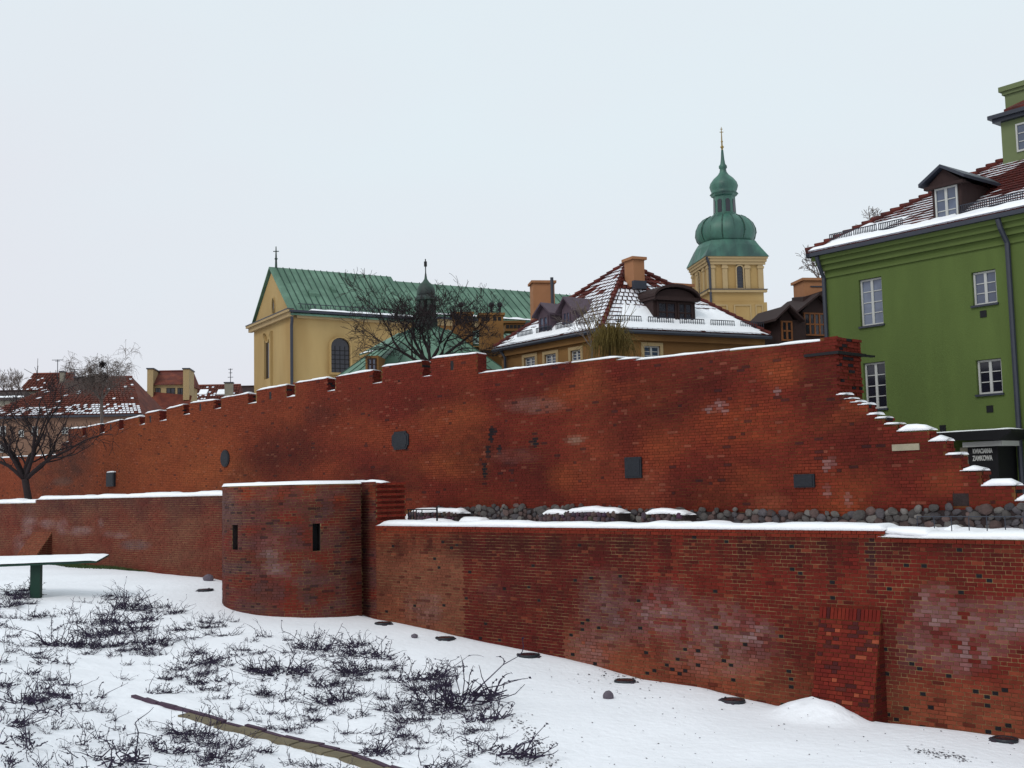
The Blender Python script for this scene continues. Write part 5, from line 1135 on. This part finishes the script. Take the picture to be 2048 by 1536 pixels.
# ---------------------------------------------------------------- terrace: rubble blocks, snow heaps, railing
def terr(x, y, o): s_, z_ = UW.hit(x, y, o); return s_
def rubble(x0, x1, y0, o0, o1, label, seed):
    s0, s1 = terr(x0, 1030, o1), terr(x1, 1030, o1); zt_ = UW.hit((x0+x1)/2, y0, o1)[1]; root = thing('ruined_footing', UW.p((s0+s1)/2, TZ, (o0+o1)/2), label, 'ruin')
    part('rubble_core', 'rubble', root, lambda b: UW.box(b, s0, s1, TZ-.1, zt_-.05, o0, o1-.06)); R = random.Random(seed); s = s0
    while s < s1:
        for z in (TZ+.05, TZ+.2, zt_-.12):
            o = bpy.data.objects.new('stone', SM[R.randrange(9)]); COL.objects.link(o); o.parent = root; o.matrix_parent_inverse = Matrix.Translation(-BASE[root.name]); r = R.uniform(.07,.12)
            o.color = (*[x*R.uniform(.6,1.1) for x in A(104,84,88)], 1); o.location = UW.p(s+R.uniform(-.05,.05), z, o1-.06); o.scale = (r*1.2, r, r); o.rotation_euler = (R.random(), R.random(), R.random())
        s += .2
    snow_part(root, [UW.p(s0-.05, zt_-.06, (o0+o1)/2), UW.p((s0+s1)/2, zt_-.02, (o0+o1)/2), UW.p(s1+.05, zt_-.07, (o0+o1)/2)], UW.m, (o1-o0)*.98, .17, seed, taper=.3)
rubble(818, 916, 1023, .5, 1.1, 'snow topped ruined footing behind the black railing', 1); rubble(1082, 1136, 1026, .5, 1.0, 'short snow topped ruined footing beside a longer one below the city wall', 2)
rubble(1128, 1234, 1022, .35, 1.0, 'long snow topped ruined footing below the upright plaque side of the city wall', 3); rubble(1286, 1366, 1025, .4, 1.0, 'snow topped ruined footing just past the upright plaque', 4)
def heap(x0, x1, o, h, label, seed):
    s0, s1 = terr(x0, 1035, o), terr(x1, 1035, o); mb = MB(); snow_strip(mb, [UW.p(s0, TZ-.03, o), UW.p(s1, TZ-.03, o)], UW.m, .8, h*.8, seed, taper=.22); ob = mb.build('snow_heap', M['snow'], smooth=True); tag(ob, label, 'snow heap', 'snow heaps on the terrace')
for k, (x0, x1, h) in enumerate(((820,905,.3),(925,975,.42),(985,1010,.2),(1120,1150,.24),(1345,1390,.3),(1410,1470,.34),(1530,1590,.26),(1805,1835,.4),(1845,1885,.18),(1890,1925,.2),(1935,1955,.15),(1965,2045,.14))):
    heap(x0, x1, 1.7, h, 'lumpy heap of snow on the terrace between the two brick walls', 30+k)
r0_ = LW.hit(816, 1030, -1.6)[0]; rl = thing('railing', LW.p(r0_+.4, TZ, -1.6), 'short black iron railing on the terrace by the toothed end of the tower wall', 'railing')
for x in (817, 822, 827, 833, 844):
    s_ = LW.hit(x, 1030, -1.6)[0]; zt_ = LW.hit(x, 1019, -1.6)[1]; part('baluster', 'black', rl, lambda b: b.tube([LW.p(s_, TZ-.1, -1.6), LW.p(s_, zt_, -1.6)], .018, 5))
s_, s2_ = LW.hit(815, 1030, -1.6)[0], LW.hit(874, 1030, -1.6)[0]; zt_ = LW.hit(830, 1019, -1.6)[1]
part('top_rail', 'black', rl, lambda b: b.tube([LW.p(s_, zt_, -1.6), LW.p(s2_, zt_, -1.6)], .022, 5)); part('post', 'black', rl, lambda b: b.tube([LW.p(s2_, TZ-.1, -1.6), LW.p(s2_, zt_+.1, -1.6)], .035, 6))
rb0, rb1 = LW.hit(1835, 1050, -1.7)[0], LW.hit(2048, 1050, -1.7)[0]; rl = thing('railing', LW.p((rb0+rb1)/2, TZ, -1.7), 'low thin wire railing on the terrace below the ruined wall steps', 'railing')
for i in range(7):
    s_ = rb0+(rb1-rb0)*i/6; part('post', 'metal', rl, lambda b: b.tube([LW.p(s_, TZ-.1, -1.7), LW.p(s_, TZ+.42, -1.7)], .012, 5))
part('top_rail', 'metal', rl, lambda b: b.tube([LW.p(rb0, TZ+.4, -1.7), LW.p(rb1, TZ+.4, -1.7)], .012, 5))
# ================================================================ SHRUBS on the bank
def shrub_mesh(seed, dense):
    R = random.Random(seed); mb = MB(); n = int(6+17*dense)
    def twig(p, d, L, r, lvl):
        pts = [p]; q = p
        for i in range(4):
            d = (d+V((R.gauss(0,.22), R.gauss(0,.22), R.gauss(-.05,.2)))).normalized(); q = q+d*L/4; pts.append(q)
        mb.tube(pts, [r, r*.9, r*.75, r*.6, r*.4], 3, cap=False)
        if lvl:
            for i in range(R.randint(2, 5)):
                k = R.randint(1, 4); u_ = V((R.gauss(0,1), R.gauss(0,1), R.gauss(.2,.7))).normalized(); twig(pts[k], (d+u_).normalized(), L*R.uniform(.15,.4), r*.6, lvl-1)
        else:
            for i in range(2):
                k = R.choice(pts); u_ = V((R.gauss(0,1), R.gauss(0,1), R.gauss(0,1))).normalized()*.02; v_ = V((R.gauss(0,1), R.gauss(0,1), R.gauss(0,1))).normalized()*.013; mb.add([k-u_, k+v_, k+u_, k-v_], [(0,1,2,3)])
    lean = V((R.gauss(0,.35), R.gauss(0,.35), 0))
    for i in range(n):
        a = R.uniform(0, 6.283); rr = R.random()**.7*.26; b = V((math.cos(a)*rr, math.sin(a)*rr*.7, -.06)); up = R.random()
        d = V((math.cos(a)*R.uniform(.1,.7), math.sin(a)*R.uniform(.1,.7), R.uniform(.5,1.3)))+lean
        if up < .2: d = V((math.cos(a)*1.1, math.sin(a)*1.1, .5))
        twig(b, d, R.uniform(.18,.5) if up < .85 else R.uniform(.5,.8), R.uniform(.007,.011), 1)
    for i in range(int(14+70*dense)):
        a = R.uniform(0, 6.283); rr = R.random()**.5*(.16+.14*dense); b = V((math.cos(a)*rr*1.3, math.sin(a)*rr*.8, R.uniform(-.04,.03))); d = V((R.gauss(0,1), R.gauss(0,1), R.uniform(.05,.7))).normalized()
        mb.tube([b, b+d*R.uniform(.06,.16)], [.011,.006], 3, cap=False)
    me = mb.mesh('shrub', M['shrub']); return me
SH = [shrub_mesh(100+i, (0.,.25,.6,1.2)[i % 4]) for i in range(12)]
sparse, densev = [0,4,8,1,5,9], [2,6,10,3,7,11]
zone = [(-20,1186),(60,1178),(84,1200),(40,1228),(110,1232),(190,1186),(330,1205),(480,1242),(620,1268),(760,1305),(880,1372),(985,1440),(1062,1520),(1085,1560),(-20,1560)]
def inside_poly(x, y, P):
    c = False; j = len(P)-1
    for i in range(len(P)):
        if (P[i][1] > y) != (P[j][1] > y) and x < (P[j][0]-P[i][0])*(y-P[i][1])/(P[j][1]-P[i][1])+P[i][0]: c = not c
        j = i
    return c
def kerb_y(x): return interp([(190,1372),(260,1396),(430,1443),(610,1490),(760,1533),(900,1570)], x)
spots = [(250,1215,1.2),(215,1245,1.1),(265,1262,1.3),(205,1272,1.1),(300,1240,1.1),(310,1285,1.),(240,1290,1.),(285,1300,.9),(120,1290,1.1),(395,1328,1.2),(630,1298,1.2),(740,1312,1.2),(712,1345,1.2),(835,1358,1.3),(915,1402,1.7),(965,1440,1.3),(1012,1508,1.3),(230,1525,1.7),(60,1500,1.5),(40,1405,1.3),(92,1425,1.5),(20,1210,1.2),(45,1190,1.),(385,1470,1.2),(180,1480,1.2),(560,1345,1.2),(450,1440,.9),(660,1405,1.),(880,1420,1.1),(20,1450,1.3),(120,1395,1.2),(330,1505,1.3)]
R = random.Random(4); n_fix = len(spots); tries = 0
while len(spots) < 290 and tries < 20000:
    tries += 1; x = R.uniform(-10, 1080); y = R.uniform(1180, 1545)
    if not inside_poly(x, y, zone): continue
    ky = kerb_y(x)
    if x > 200 and -16 < y-ky < 34: continue
    if 130 < x < 330 and 1335 < y < 1385 and R.random() < .8: continue
    md = 12+(y-1180)*.075
    if any(abs(x-a)+1.8*abs(y-b) < md for a, b, c in spots): continue
    spots.append((x, y, R.uniform(.5, 1.05)))
for i, (x, y, sc_) in enumerate(spots):
    sc_ = sc_*((1.35 if y < 1380 or x > 500 else .95) if i < n_fix else (1.12 if y < 1400 else .95)); p = on_ground(x, y); dens = (i < n_fix and (y < 1400 or x > 500 or i % 2)) or R.random() < (.25 if y < 1400 or x > 400 else .12); o = bpy.data.objects.new('shrub', SH[R.choice(densev if dens else sparse)]); COL.objects.link(o)
    o.location = p; o.rotation_euler = (R.uniform(-.1,.1), R.uniform(-.1,.1), R.uniform(0,6.28)); o.scale = (sc_*R.uniform(.8,1.3), sc_*R.uniform(.8,1.2), sc_*R.uniform(.7,1.0))
    ky = y-kerb_y(x) if x > 150 else 99
    where = 'beside the brick kerb' if abs(ky-8) < 42 else 'near the information board' if (x < 130 and y < 1260) else 'between kerb and trampled snow' if ky < 0 else 'in the thicket behind the kerb'
    look = 'dense dark leafless shrub' if dens else 'thin straggly leafless shrub'
    tag(o, look+' poking through snow '+where, 'shrub', 'leafless shrubs on the snowy bank')
